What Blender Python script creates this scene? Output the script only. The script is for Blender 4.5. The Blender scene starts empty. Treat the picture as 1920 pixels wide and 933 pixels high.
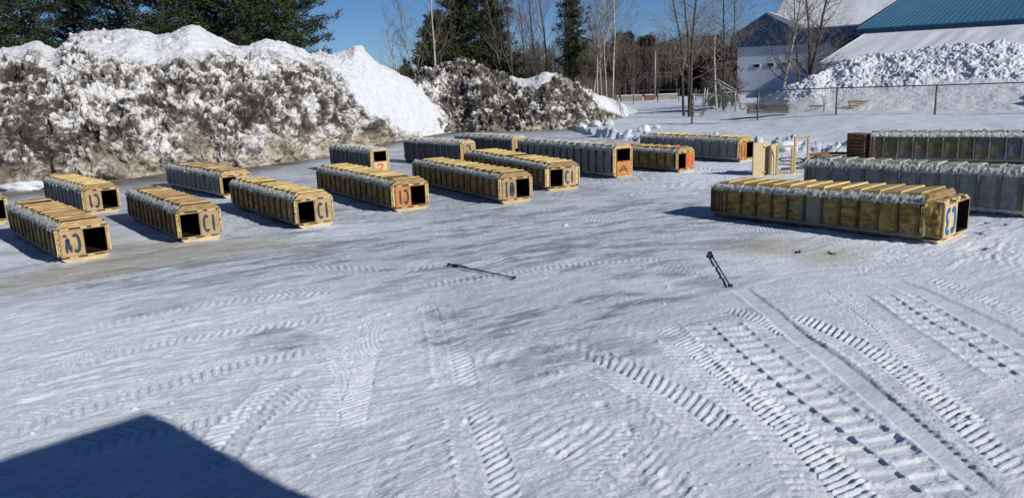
import bpy, math, random
import numpy as np
from mathutils import Vector, Matrix
rnd = random.Random(7)
RS = np.random.RandomState(11)
scene = bpy.context.scene
COL = scene.collection

# ------------------------------------------------------------------ camera model (metres, camera 3.6 m up, looking along +Y)
FPX, CAMH, PITCH, ROLL = 1450.0, 3.6, math.radians(12.3), math.radians(-2.0)
CAMROT = Matrix.Rotation(math.pi/2-PITCH, 3, 'X') @ Matrix.Rotation(ROLL, 3, 'Z')
CAM = Vector((0, 0, CAMH))
def ray(px, py): return CAMROT @ Vector(((px-960)/FPX, -(py-466.5)/FPX, -1))
def U(px, py, z=0.0):
    d = ray(px, py); return CAM + d*((z-CAMH)/d.z)
def UD(px, py, Y):
    d = ray(px, py); return CAM + d*(Y/d.y)

SUN_H = Vector((math.cos(math.radians(36)), -math.sin(math.radians(36)), 0))
SUN_EL = math.radians(31)

# ------------------------------------------------------------------ numpy noise
def _hash(ix, iy, iz, seed):
    h = (ix.astype(np.int64)*374761393 + iy.astype(np.int64)*668265263 + iz.astype(np.int64)*2147483647 + seed*974634777) & 0xffffffff
    h = ((h ^ (h >> 13))*1274126177) & 0xffffffff
    h = ((h ^ (h >> 16))*2246822519) & 0xffffffff
    return ((h ^ (h >> 15)) & 0xffffff).astype(np.float32)/float(0xffffff)
def vnoise(x, y, z, seed=0):
    fx, fy, fz = np.floor(x), np.floor(y), np.floor(z)
    u, v, w = (x-fx).astype(np.float32), (y-fy).astype(np.float32), (z-fz).astype(np.float32)
    u = u*u*(3-2*u); v = v*v*(3-2*v); w = w*w*(3-2*w)
    ix, iy, iz = fx.astype(np.int64), fy.astype(np.int64), fz.astype(np.int64)
    r = 0
    for a in (0, 1):
        wa = u if a else 1-u
        for b in (0, 1):
            wb = v if b else 1-v
            for c in (0, 1):
                r = r + wa*wb*(w if c else 1-w)*_hash(ix+a, iy+b, iz+c, seed)
    return r*2-1
def vnoise2(x, y, seed=0):
    fx, fy = np.floor(x), np.floor(y)
    u, v = (x-fx).astype(np.float32), (y-fy).astype(np.float32)
    u = u*u*(3-2*u); v = v*v*(3-2*v)
    ix, iy = fx.astype(np.int64), fy.astype(np.int64); iz = ix*0
    return ((1-u)*(1-v)*_hash(ix, iy, iz, seed)+u*(1-v)*_hash(ix+1, iy, iz, seed)+(1-u)*v*_hash(ix, iy+1, iz, seed)+u*v*_hash(ix+1, iy+1, iz, seed))*2-1
def fbm3(x, y, z, oct=5, seed=0, gain=.5):
    r = 0; a = 1; f = 1; t = 0
    for i in range(oct):
        r = r + a*vnoise(x*f+i*7.3, y*f+i*3.1, z*f-i*5.7, seed+i); t += a; a *= gain; f *= 2.03
    return r/t
def fbm2(x, y, oct=5, seed=0, gain=.5):
    r = 0; a = 1; f = 1; t = 0
    for i in range(oct):
        r = r + a*vnoise2(x*f+i*7.3, y*f+i*3.1, seed+i); t += a; a *= gain; f *= 2.03
    return r/t
def cell3(x, y, z, seed=0):
    fx, fy, fz = np.floor(x), np.floor(y), np.floor(z)
    ix, iy, iz = fx.astype(np.int64), fy.astype(np.int64), fz.astype(np.int64)
    best = np.full(x.shape, 9.0, np.float32); sec = best.copy(); cid = np.zeros(x.shape, np.float32)
    for a in (-1, 0, 1):
        for b in (-1, 0, 1):
            for c in (-1, 0, 1):
                jx, jy, jz = ix+a, iy+b, iz+c
                px = jx+_hash(jx, jy, jz, seed+1); py = jy+_hash(jx, jy, jz, seed+2); pz = jz+_hash(jx, jy, jz, seed+3)
                d = np.sqrt((px-x)**2+(py-y)**2+(pz-z)**2).astype(np.float32)
                k = d < best
                sec = np.where(k, best, np.minimum(sec, d))
                cid = np.where(k, _hash(jx, jy, jz, seed+4), cid)
                best = np.where(k, d, best)
    return best, sec, cid
def sstep(a, b, x):
    t = np.clip((x-a)/(b-a), 0, 1); return t*t*(3-2*t)

# ------------------------------------------------------------------ object helpers
def setp(o, label=None, cat=None, group=None, kind=None):
    if label: o['label'] = label
    if cat: o['category'] = cat
    if group: o['group'] = group
    if kind: o['kind'] = kind
    return o
def mesh_np(name, V, Fq, mat, parent=None, smooth=False, attrs=None):
    """V (n,3), Fq (m,k) int"""
    V = np.asarray(V, np.float32); Fq = np.asarray(Fq, np.int32)
    me = bpy.data.meshes.new(name)
    me.vertices.add(len(V)); me.vertices.foreach_set('co', V.ravel())
    m, k = Fq.shape
    me.loops.add(m*k); me.loops.foreach_set('vertex_index', Fq.ravel())
    me.polygons.add(m); me.polygons.foreach_set('loop_start', np.arange(0, m*k, k, dtype=np.int32))
    if smooth: me.polygons.foreach_set('use_smooth', np.ones(m, bool))
    for an, av in (attrs or {}).items():
        a = me.attributes.new(an, 'FLOAT', 'POINT'); a.data.foreach_set('value', np.asarray(av, np.float32))
    me.update(calc_edges=True); me.validate()
    me.materials.append(mat)
    o = bpy.data.objects.new(name, me); COL.objects.link(o)
    if parent: o.parent = parent
    return o
class MB:
    def __init__(s): s.v = []; s.f = []
    def poly(s, pts, faces):
        n = len(s.v); s.v += [tuple(p) for p in pts]; s.f += [tuple(i+n for i in f) for f in faces]
    def box(s, c, sz, rot=None, off=None):
        hx, hy, hz = sz[0]/2, sz[1]/2, sz[2]/2
        P = [Vector((x, y, z)) for z in (-hz, hz) for y in (-hy, hy) for x in (-hx, hx)]
        if rot: P = [rot @ p for p in P]
        c = Vector(c); P = [p+c for p in P]
        s.poly(P, [(0, 2, 3, 1), (4, 5, 7, 6), (0, 1, 5, 4), (2, 6, 7, 3), (0, 4, 6, 2), (1, 3, 7, 5)])
    def prism(s, prof, a, b, ax='y'):
        """extrude closed 2D profile (x,z) from y=a to y=b"""
        n = len(prof)
        P = [(x, a, z) for x, z in prof]+[(x, b, z) for x, z in prof]
        F = [tuple(range(n)), tuple(range(2*n-1, n-1, -1))]+[(i, i+n, (i+1) % n+n, (i+1) % n) for i in range(n)]
        s.poly(P, F)
    def tube(s, pts, r, n=6):
        pts = [Vector(p) for p in pts]; rr = r if isinstance(r, (list, tuple)) else [r]*len(pts)
        base = len(s.v)
        for i, p in enumerate(pts):
            d = (pts[min(i+1, len(pts)-1)]-pts[max(i-1, 0)]).normalized()
            u = d.cross(Vector((0, 0, 1)));
            if u.length < .1: u = d.cross(Vector((0, 1, 0)))
            u.normalize(); w = d.cross(u)
            for k in range(n):
                t = 2*math.pi*k/n; s.v.append(tuple(p+(u*math.cos(t)+w*math.sin(t))*rr[i]))
        for i in range(len(pts)-1):
            for k in range(n):
                a = base+i*n+k; b = base+i*n+(k+1) % n; s.f.append((a, b, b+n, a+n))
        s.f.append(tuple(base+k for k in range(n))[::-1]); s.f.append(tuple(base+(len(pts)-1)*n+k for k in range(n)))
    def build(s, name, mat, parent=None, smooth=False, warp=None, bevel=0):
        me = bpy.data.meshes.new(name)
        v = [warp(*p) for p in s.v] if warp else s.v
        me.from_pydata(v, [], s.f); me.update()
        if smooth: me.polygons.foreach_set('use_smooth', [True]*len(me.polygons))
        me.materials.append(mat)
        o = bpy.data.objects.new(name, me); COL.objects.link(o)
        if parent: o.parent = parent
        if bevel:
            m = o.modifiers.new('bevel', 'BEVEL'); m.width = bevel; m.segments = 1; m.limit_method = 'ANGLE'
        return o
def empty(name, loc, rz=0, **k):
    o = bpy.data.objects.new(name, None); COL.objects.link(o); o.location = loc; o.rotation_euler = (0, 0, rz)
    o.empty_display_size = .2
    setp(o, **k); return o

# ------------------------------------------------------------------ materials
def newmat(name):
    m = bpy.data.materials.new(name); m.use_nodes = True
    nt = m.node_tree; bs = nt.nodes['Principled BSDF']; return m, nt, bs
def N(nt, t, **k):
    n = nt.nodes.new(t)
    for a, b in k.items(): setattr(n, a, b)
    return n
def ramp(nt, stops, interp='LINEAR'):
    r = N(nt, 'ShaderNodeValToRGB'); cr = r.color_ramp; cr.interpolation = interp
    while len(cr.elements) < len(stops): cr.elements.new(.5)
    for e, (p, c) in zip(cr.elements, stops):
        e.position = p; e.color = (c[0], c[1], c[2], 1) if hasattr(c, '__len__') else (c, c, c, 1)
    return r
def noise(nt, scale, det=6, rough=.55, coord='Object', stretch=None, dist=0, rot=0):
    tc = N(nt, 'ShaderNodeTexCoord'); mp = N(nt, 'ShaderNodeMapping')
    if rot:
        mp.vector_type = 'TEXTURE'; mp.inputs['Scale'].default_value = tuple(1/v for v in stretch); mp.inputs['Rotation'].default_value = (0, 0, rot)
    elif stretch: mp.inputs['Scale'].default_value = stretch
    nt.links.new(tc.outputs[coord], mp.inputs['Vector'])
    n = N(nt, 'ShaderNodeTexNoise'); n.inputs['Scale'].default_value = scale; n.inputs['Detail'].default_value = det
    n.inputs['Roughness'].default_value = rough; n.inputs['Distortion'].default_value = dist
    nt.links.new(mp.outputs[0], n.inputs['Vector']); return n
def mixc(nt, fac, a, b, typ='MIX'):
    m = N(nt, 'ShaderNodeMix', data_type='RGBA', blend_type=typ)
    for s, v in ((m.inputs[0], fac), (m.inputs[6], a), (m.inputs[7], b)):
        if hasattr(v, 'links') or hasattr(v, 'is_linked'): nt.links.new(v, s)
        elif isinstance(v, (int, float)): s.default_value = v
        else: s.default_value = (v[0], v[1], v[2], 1)
    return m.outputs[2]
def bumpn(nt, bs, h, strength, dist):
    b = N(nt, 'ShaderNodeBump'); b.inputs['Strength'].default_value = strength; b.inputs['Distance'].default_value = dist
    nt.links.new(h, b.inputs['Height']); nt.links.new(b.outputs[0], bs.inputs['Normal']); return b
def simple(name, stops, scale=3, rough=.7, stretch=None, bump=.3, bdist=.01, det=8, objvar=.25, spec=.3, metal=0, second=None, nrough=.6):
    m, nt, bs = newmat(name)
    n = noise(nt, scale, det, nrough, stretch=stretch, dist=.3)
    r = ramp(nt, stops); nt.links.new(n.outputs[0], r.inputs[0]); c = r.outputs[0]
    if second:
        n2 = noise(nt, second[0], 6, .65); r2 = ramp(nt, [(second[1], 0), (second[2], 1)]); nt.links.new(n2.outputs[0], r2.inputs[0])
        c = mixc(nt, r2.outputs[0], c, second[3])
    if objvar:
        oi = N(nt, 'ShaderNodeObjectInfo'); mr = N(nt, 'ShaderNodeMapRange'); nt.links.new(oi.outputs['Random'], mr.inputs[0])
        mr.inputs[3].default_value = 1-objvar; mr.inputs[4].default_value = 1+objvar*.6
        hs = N(nt, 'ShaderNodeHueSaturation'); nt.links.new(mr.outputs[0], hs.inputs['Value']); nt.links.new(c, hs.inputs['Color']); c = hs.outputs[0]
    nt.links.new(c, bs.inputs['Base Color']); bs.inputs['Roughness'].default_value = rough
    bs.inputs['Specular IOR Level'].default_value = spec; bs.inputs['Metallic'].default_value = metal
    if bump: bumpn(nt, bs, n.outputs[0], bump, bdist)
    return m
M = {}
M['board'] = simple('weathered_board', [(.3, (.1, .055, .028)), (.42, (.27, .17, .08)), (.56, (.42, .29, .14)), (.7, (.56, .43, .24))], 2.6, .75, (1.2, 9, 9), .6, .01, objvar=.4, nrough=.7)
M['board_grey'] = simple('foam_crusted_board', [(.3, (.16, .15, .13)), (.5, (.33, .33, .31)), (.7, (.46, .46, .44))], 6, .85, None, .6, .02)
M['pine'] = simple('fresh_pine', [(.3, (.34, .25, .13)), (.5, (.52, .4, .22)), (.7, (.63, .52, .32))], 3, .65, (1, 8, 8), .2, .003, objvar=.12)
M['ply'] = simple('ochre_plywood', [(.25, (.26, .17, .085)), (.5, (.4, .275, .15)), (.75, (.5, .37, .215))], 2.5, .6, (1, 6, 1.5), .15, .003, objvar=.18)
M['ply_orange'] = simple('orange_plywood', [(.25, (.3, .1, .03)), (.5, (.46, .19, .06)), (.75, (.52, .26, .1))], 2.5, .55, (1, 5, 1.5), .15, .003, objvar=.12)
M['ply_pale'] = simple('pale_plywood', [(.25, (.46, .36, .2)), (.5, (.56, .44, .26)), (.75, (.62, .5, .31))], 2.5, .6, (1, 5, 1.5), .15, .003, objvar=.1)
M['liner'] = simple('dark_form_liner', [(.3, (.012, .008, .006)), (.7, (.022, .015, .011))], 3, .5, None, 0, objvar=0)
M['stud'] = simple('side_stud', [(.3, (.04, .024, .014)), (.55, (.12, .075, .04)), (.75, (.22, .145, .08))], 5, .75, (5, 5, 1), .3, .004, objvar=.3)
M['stud_grey'] = simple('grey_side_stud', [(.3, (.13, .12, .11)), (.55, (.22, .2, .17)), (.75, (.32, .28, .22))], 5, .8, (5, 5, 1), .3, .004, objvar=.25)
M['foam_y'] = simple('yellow_foam', [(.32, (.07, .04, .014)), (.43, (.18, .11, .035)), (.55, (.32, .22, .065)), (.68, (.46, .36, .14))], 4, .75, (1, 1, 2.2), 1, .03, objvar=.15, det=10, nrough=.72, second=(1.1, .56, .66, (.2, .2, .15)))
M['foam_g'] = simple('grey_foam', [(.3, (.13, .145, .15)), (.5, (.2, .22, .225)), (.7, (.27, .29, .29))], 4, .8, None, .6, .015, objvar=.12, second=(.8, .6, .68, (.2, .185, .09)))
M['foam_d'] = simple('dark_slate_foam', [(.3, (.05, .055, .065)), (.5, (.085, .09, .105)), (.7, (.13, .135, .15))], 4, .8, None, .6, .015, objvar=.1)
M['foam_o'] = simple('dark_olive_foam', [(.3, (.05, .042, .02)), (.5, (.11, .095, .045)), (.7, (.17, .155, .09))], 4, .8, None, .6, .015, objvar=.1, second=(.7, .5, .56, (.09, .1, .115)))
M['board_y'] = simple('yellow_board', [(.3, (.2, .13, .05)), (.42, (.42, .3, .12)), (.56, (.56, .43, .2)), (.7, (.66, .54, .3))], 2.6, .75, (1.2, 9, 9), .6, .01, objvar=.3, nrough=.7)
M['foam_lump'] = simple('sprayed_foam_crust', [(.32, (.15, .16, .155)), (.42, (.34, .36, .35)), (.53, (.52, .54, .51)), (.65, (.74, .73, .64))], 11, .8, None, 1, .03, objvar=.1, nrough=.75)
M['foam_cut'] = simple('cut_yellow_foam', [(.3, (.4, .31, .12)), (.6, (.52, .42, .19)), (.8, (.6, .52, .3))], 7, .8, None, .5, .01, objvar=.1)
def paint(name, c): return simple(name, [(.3, tuple(.35*a+.65*b for a, b in zip((.45, .3, .15), c))), (.42, c), (.7, tuple(x*1.25 for x in c))], 14, .6, (1, 4, 1), 0, objvar=0)
M['paint_dark'] = paint('dark_teal_paint', (.02, .035, .055)); M['paint_blue'] = paint('blue_paint', (.015, .09, .22))
M['paint_red'] = paint('red_paint', (.62, .03, .015)); M['paint_brown'] = paint('brown_paint', (.16, .04, .015))
M['steel'] = simple('dull_steel', [(.3, (.06, .065, .075)), (.7, (.11, .12, .13))], 8, .5, None, .1, .002, objvar=0, spec=.5, metal=.3)
M['galv'] = simple('galvanised_steel', [(.3, (.2, .21, .23)), (.7, (.32, .33, .35))], 8, .5, None, .1, .002, objvar=0, metal=.5)
M['black'] = simple('black_rubber', [(.3, (.012, .012, .013)), (.7, (.03, .03, .032))], 8, .5, None, 0, objvar=0)
M['oldwood'] = simple('old_pallet_wood', [(.3, (.07, .035, .018)), (.55, (.19, .1, .05)), (.75, (.3, .19, .11))], 5, .8, (1, 7, 7), .3, .005, objvar=.3)
M['greywood'] = simple('grey_pallet_wood', [(.3, (.15, .11, .07)), (.55, (.33, .27, .18)), (.75, (.48, .4, .28))], 5, .8, (1, 7, 7), .3, .005, objvar=.3)
M['bark'] = simple('dark_bark', [(.3, (.035, .026, .02)), (.55, (.09, .068, .052)), (.75, (.16, .125, .1))], 6, .9, (3, 3, .6), .5, .02, objvar=.25)
M['birch'] = simple('pale_birch_bark', [(.3, (.1, .09, .08)), (.42, (.36, .33, .29)), (.7, (.56, .52, .46))], 5, .8, (1, 1, 4), .2, .01, objvar=.15)
M['twig'] = simple('bare_twigs', [(.3, (.14, .115, .1)), (.7, (.27, .23, .2))], 2, .9, None, 0, objvar=.25)
M['twig_red'] = simple('reddish_brush', [(.3, (.06, .043, .037)), (.7, (.15, .12, .105))], .3, .9, None, 0, objvar=.1)
M['needle'] = simple('pine_needles', [(.3, (.014, .021, .009)), (.5, (.036, .048, .018)), (.72, (.075, .088, .03))], .9, .65, None, 0, objvar=.15, spec=.2)
M['needle_far'] = simple('far_pine_needles', [(.3, (.018, .03, .016)), (.7, (.04, .06, .03))], .5, .8, None, 0, objvar=.2, spec=.1)

def snow_mat(name, kind):
    m, nt, bs = newmat(name)
    bs.inputs['Roughness'].default_value = .75; bs.inputs['Specular IOR Level'].default_value = .25
    L = nt.links
    if kind == 'ground':
        at = lambda s: (lambda a: a.outputs['Fac'])(N(nt, 'ShaderNodeAttribute', attribute_name=s))
        nS = noise(nt, 3.0, 14, .8, stretch=(.55, 1.5, 1), rot=.53); rS = ramp(nt, [(.34, (.5, .555, .655)), (.45, (.655, .71, .815)), (.55, (.745, .8, .89)), (.65, (.84, .88, .94))]); L.new(nS.outputs[0], rS.inputs[0])
        nI = noise(nt, 2.6, 15, .82, stretch=(.5, 1.5, 1), rot=.5); rI = ramp(nt, [(.36, (.17, .19, .22)), (.46, (.26, .295, .35)), (.53, (.38, .42, .5)), (.58, (.58, .64, .74)), (.64, (.78, .83, .9))]); L.new(nI.outputs[0], rI.inputs[0])
        c = mixc(nt, at('ice'), rS.outputs[0], rI.outputs[0])
        nD = noise(nt, .7, 12, .72, stretch=(.5, 1.2, 1)); rD = ramp(nt, [(.33, (.07, .058, .05)), (.48, (.13, .115, .105)), (.58, (.22, .21, .2)), (.7, (.5, .51, .52))]); L.new(nD.outputs[0], rD.inputs[0])
        c = mixc(nt, at('dirt'), c, rD.outputs[0])
        c = mixc(nt, at('tan'), c, (.36, .32, .2))
        c = mixc(nt, at('fresh'), c, (.58, .635, .735))
        nF = noise(nt, 70, 3, .6); rF = ramp(nt, [(.35, .8), (.62, 1.08)]); L.new(nF.outputs[0], rF.inputs[0])
        c = mixc(nt, 1.0, c, rF.outputs[0], 'MULTIPLY')
        nP = noise(nt, 24, 4, .6); rP = ramp(nt, [(.735, 0), (.76, 1)]); L.new(nP.outputs[0], rP.inputs[0])
        c = mixc(nt, rP.outputs[0], c, (.12, .11, .1))
        L.new(c, bs.inputs['Base Color'])
        mr = N(nt, 'ShaderNodeMapRange'); L.new(at('ice'), mr.inputs[0]); mr.inputs[3].default_value = .78; mr.inputs[4].default_value = .45; L.new(mr.outputs[0], bs.inputs['Roughness'])
        nb = noise(nt, 14, 10, .78, stretch=(.5, 1.4, 1), rot=.53); bumpn(nt, bs, nb.outputs[0], 1.0, .03)
    elif kind == 'pile':
        at = lambda s: (lambda a: a.outputs['Fac'])(N(nt, 'ShaderNodeAttribute', attribute_name=s))
        n1 = noise(nt, 1.1, 14, .76, dist=.6); r1 = ramp(nt, [(.32, (.035, .03, .027)), (.42, (.09, .079, .07)), (.49, (.2, .185, .17)), (.54, (.4, .39, .375)), (.61, (.59, .595, .61))]); n6 = noise(nt, 5.5, 12, .8); m6 = N(nt, 'ShaderNodeMath', operation='MULTIPLY_ADD'); L.new(n6.outputs[0], m6.inputs[0]); m6.inputs[1].default_value = .55; m6.inputs[2].default_value = -.275; 
        ad = N(nt, 'ShaderNodeMath', operation='ADD'); L.new(n1.outputs[0], ad.inputs[0]); L.new(at('tone'), ad.inputs[1]); ad2 = N(nt, 'ShaderNodeMath', operation='ADD'); L.new(ad.outputs[0], ad2.inputs[0]); L.new(m6.outputs[0], ad2.inputs[1]); L.new(ad2.outputs[0], r1.inputs[0])
        n2 = noise(nt, .8, 12, .7); r2 = ramp(nt, [(.35, (.15, .12, .09)), (.5, (.33, .28, .22)), (.62, (.52, .48, .42))]); L.new(n2.outputs[0], r2.inputs[0])
        c = mixc(nt, at('tanb'), r1.outputs[0], r2.outputs[0])
        n3 = noise(nt, 2.2, 8, .6); r3 = ramp(nt, [(.3, (.51, .53, .58)), (.6, (.59, .61, .66))]); L.new(n3.outputs[0], r3.inputs[0])
        c = mixc(nt, at('clean'), c, r3.outputs[0])
        L.new(c, bs.inputs['Base Color'])
        nb = noise(nt, 5, 10, .75); bumpn(nt, bs, nb.outputs[0], .8, .06)
    else:
        n3 = noise(nt, 2.2, 8, .6); r3 = ramp(nt, [(.3, (.53, .565, .63)), (.6, (.61, .645, .7))]); L.new(n3.outputs[0], r3.inputs[0]); L.new(r3.outputs[0], bs.inputs['Base Color'])
        nb = noise(nt, 5, 10, .7); bumpn(nt, bs, nb.outputs[0], .4, .03)
    return m
M['ground'] = snow_mat('packed_snow_and_ice', 'ground'); M['pile'] = snow_mat('dirty_snow', 'pile'); M['snow'] = snow_mat('clean_snow', 'clean')

# ------------------------------------------------------------------ ground
def interp_curve(pts, step=.15):
    P = np.array(pts, float); d = np.r_[0, np.cumsum(np.linalg.norm(np.diff(P, axis=0), axis=1))]
    # catmull-ish: smooth by cubic resample through numpy (two passes of averaging)
    n = max(int(d[-1]/step), 4); t = np.linspace(0, d[-1], n)
    Q = np.stack([np.interp(t, d, P[:, i]) for i in range(P.shape[1])], 1)
    k = max(int(.35*n/len(P)), 1)
    for _ in range(3):
        pad = np.pad(Q, ((k, k), (0, 0)), mode='edge'); cs = np.cumsum(np.vstack([np.zeros((1, Q.shape[1])), pad]), 0)
        Q = (cs[2*k+1:]-cs[:-2*k-1])/(2*k+1)
    return Q
def track_sd(X, Y, Q, w):
    """signed distance and arclength for points close to polyline"""
    S = np.r_[0, np.cumsum(np.linalg.norm(np.diff(Q, axis=0), axis=1))]
    best = np.full(X.shape, 1e9); sd = np.zeros(X.shape); ss = np.zeros(X.shape)
    for i in range(len(Q)-1):
        a, b = Q[i], Q[i+1]; e = b-a; l = np.hypot(*e)
        if l < 1e-6: continue
        t = ((X-a[0])*e[0]+(Y-a[1])*e[1])/l**2; tc = np.clip(t, 0, 1)
        dx = X-(a[0]+tc*e[0]); dy = Y-(a[1]+tc*e[1]); d = np.hypot(dx, dy)
        k = d < best
        side = np.sign((X-a[0])*e[1]-(Y-a[1])*e[0])
        best = np.where(k, d, best); sd = np.where(k, d*side, sd); ss = np.where(k, S[i]+tc*l, ss)
    return sd, ss, S[-1]
zr = lambda zx, zy: (960+zx/1.973, 460+zy/1.973)
zl = lambda zx, zy: (zx/1.973, 460+zy/1.973)
def TR(f, pts): return [tuple(U(*f(*p)))[:2] for p in pts]
TRACKS = [
 ('stagger', TR(zr, [(720, 270), (790, 340), (880, 420), (975, 500), (1085, 580), (1200, 665), (1320, 750), (1450, 850), (1600, 980)]), .42, .24, .031),
 ('fine', TR(zr, [(500, 290), (580, 335), (700, 430), (820, 530), (930, 625), (1040, 730), (1150, 850), (1250, 990)]), .34, .125, .028),
 ('chevron', TR(zr, [(200, 400), (300, 425), (430, 485), (560, 550), (680, 630), (800, 720)]), .36, .13, .017),
 ('smooth', TR(zr, [(830, 150), (950, 240), (1050, 330), (1180, 420), (1300, 520), (1420, 620), (1540, 720), (1660, 830), (1800, 960)]), .17, .2, .017),
 ('fine', TR(zr, [(740, 230), (850, 255), (960, 310), (1060, 360)]), .25, .12, .024),
 ('chevron', TR(zr, [(990, 250), (1100, 300), (1220, 350), (1340, 420), (1440, 500), (1550, 600), (1650, 690), (1760, 790), (1860, 900)]), .30, .12, .026),
 ('fine', TR(zr, [(1140, 150), (1230, 215), (1330, 290), (1400, 370), (1500, 480), (1600, 590), (1720, 710)]), .26, .12, .024),
 ('stagger', TR(zr, [(1390, 170), (1480, 230), (1570, 290), (1680, 350), (1800, 430), (1950, 520)]), .36, .24, .027),
 ('smooth', TR(zr, [(1370, 120), (1500, 170), (1650, 240), (1780, 300), (1950, 400)]), .24, .2, .014),
 ('fine', TR(zr, [(1280, 120), (1330, 80), (1420, 50), (1500, 20)]), .25, .12, .025),
 ('fine', TR(zr, [(1500, 110), (1650, 165), (1800, 230), (1960, 300)]), .2, .15, .02),
 ('chevron', TR(zl, [(1700, 560), (1730, 640), (1770, 740), (1800, 850), (1830, 1000)]), .27, .13, .028),
 ('fine', TR(zl, [(1360, 250), (1330, 380), (1300, 480), (1270, 600), (1250, 720)]), .3, .12, .024),
 ('chevron', TR(zl, [(1600, 200), (1650, 330), (1680, 460), (1700, 560)]), .27, .13, .02),
 ('fine', TR(zl, [(-60, 560), (180, 470), (420, 390), (700, 330), (1000, 290), (1300, 250)]), .3, .13, .015),
 ('fine', TR(zl, [(-60, 700), (150, 640), (400, 560), (620, 500), (900, 420), (1200, 370)]), .3, .13, .02),
 ('fine', TR(zl, [(150, 800), (320, 740), (520, 690), (720, 640), (950, 590), (1250, 560)]), .3, .13, .018),
 ('fine', TR(zl, [(1500, 150), (1700, 120), (1900, 90), (2150, 60), (2500, 40)]), .3, .13, .015),
 ('chevron', TR(zl, [(700, 960), (760, 820), (850, 700), (960, 600), (1080, 480)]), .28, .13, .014),
 ('fine', TR(zl, [(-60, 420), (200, 330), (520, 250), (900, 190), (1300, 160)]), .3, .14, .016),
 ('chevron', TR(zl, [(1000, 90), (1200, 84), (1450, 100), (1650, 60)]), .3, .16, .018),
 ('fine', TR(zl, [(2100, 960), (2230, 840), (2330, 740), (2380, 640)]), .2, .14, .012),
]
BERM = [(4.0, 64), (5.5, 47.5), (8.0, 41.5), (11.0, 37.5), (14, 34.0), (17.5, 33.5), (21, 34.5), (26, 33), (40, 31), (80, 28)]
def berm_y(x):
    B = np.array(BERM); return np.interp(x, B[:, 0], B[:, 1], left=200)
def G(x, y, detail=True):
    x = np.asarray(x, float); y = np.asarray(y, float)
    edge = berm_y(x)
    w = y-edge+1.2*fbm2(x*.35, y*.35, 3, 5)
    rise = sstep(-1.1, .6, w)
    lvl = .1+.5*sstep(14, 23, x)
    g = rise*(lvl*.55+.0)+rise*lvl*.45*sstep(3, 16, w)
    far = sstep(70, 130, y); g = g*(1-far)
    if detail:
        ridge = np.exp(-((w-.3)/1.1)**2)*sstep(3, 6, x)
        lump = np.clip(.45+1.1*fbm2(x*.9, y*.9, 5, 21, .6), 0, 1.5)
        c1, c2, ci = cell3(x*1.1, y*1.1, x*0, 15); lump = lump*(.75+.5*(ci-.3)*sstep(0, .2, c2-c1))+.3*fbm2(x*2.6, y*2.6, 4, 17, .62)
        g = g+ridge*.8*np.minimum(np.maximum(lump, 0), .72+.25*fbm2(x*4, y*4, 3, 19))
        g = g+rise*(.10*fbm2(x*.25, y*.25, 3, 31)+.05*fbm2(x*1.1, y*1.1, 3, 33))*(1-far)
    return g
BOXFEET = [(p.x, p.y, math.radians(a), l, w) for p, a, l, w in [(U(*q), a, l, w) for q, a, l, w in (((110, 496), -42, 5.3, 1.1), ((158, 405), -43, 4.6, 1.08), ((335, 458), -38, 5.1, 1.08), ((415, 373), -42, 5.2, 1.12), ((555, 431), -37, 5.2, 1.08), ((735, 399), -33, 6.2, 1.2), ((697, 331), -37, 3.9, .82),
    ((865, 313), -43, 4.2, .82), ((935, 384), -30, 6.4, 1.18), ((1022, 360), -25, 6.9, 1.3), ((1150, 336), -34, 6.0, .9), ((1267, 325), -38, 5.3, 1.05), ((1382, 305), -37, 5.4, 1.08), ((1727, 458), -40.5, 5.2, 1.6), ((1918, 410), -45, 5.35, 1.0))]]
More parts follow.
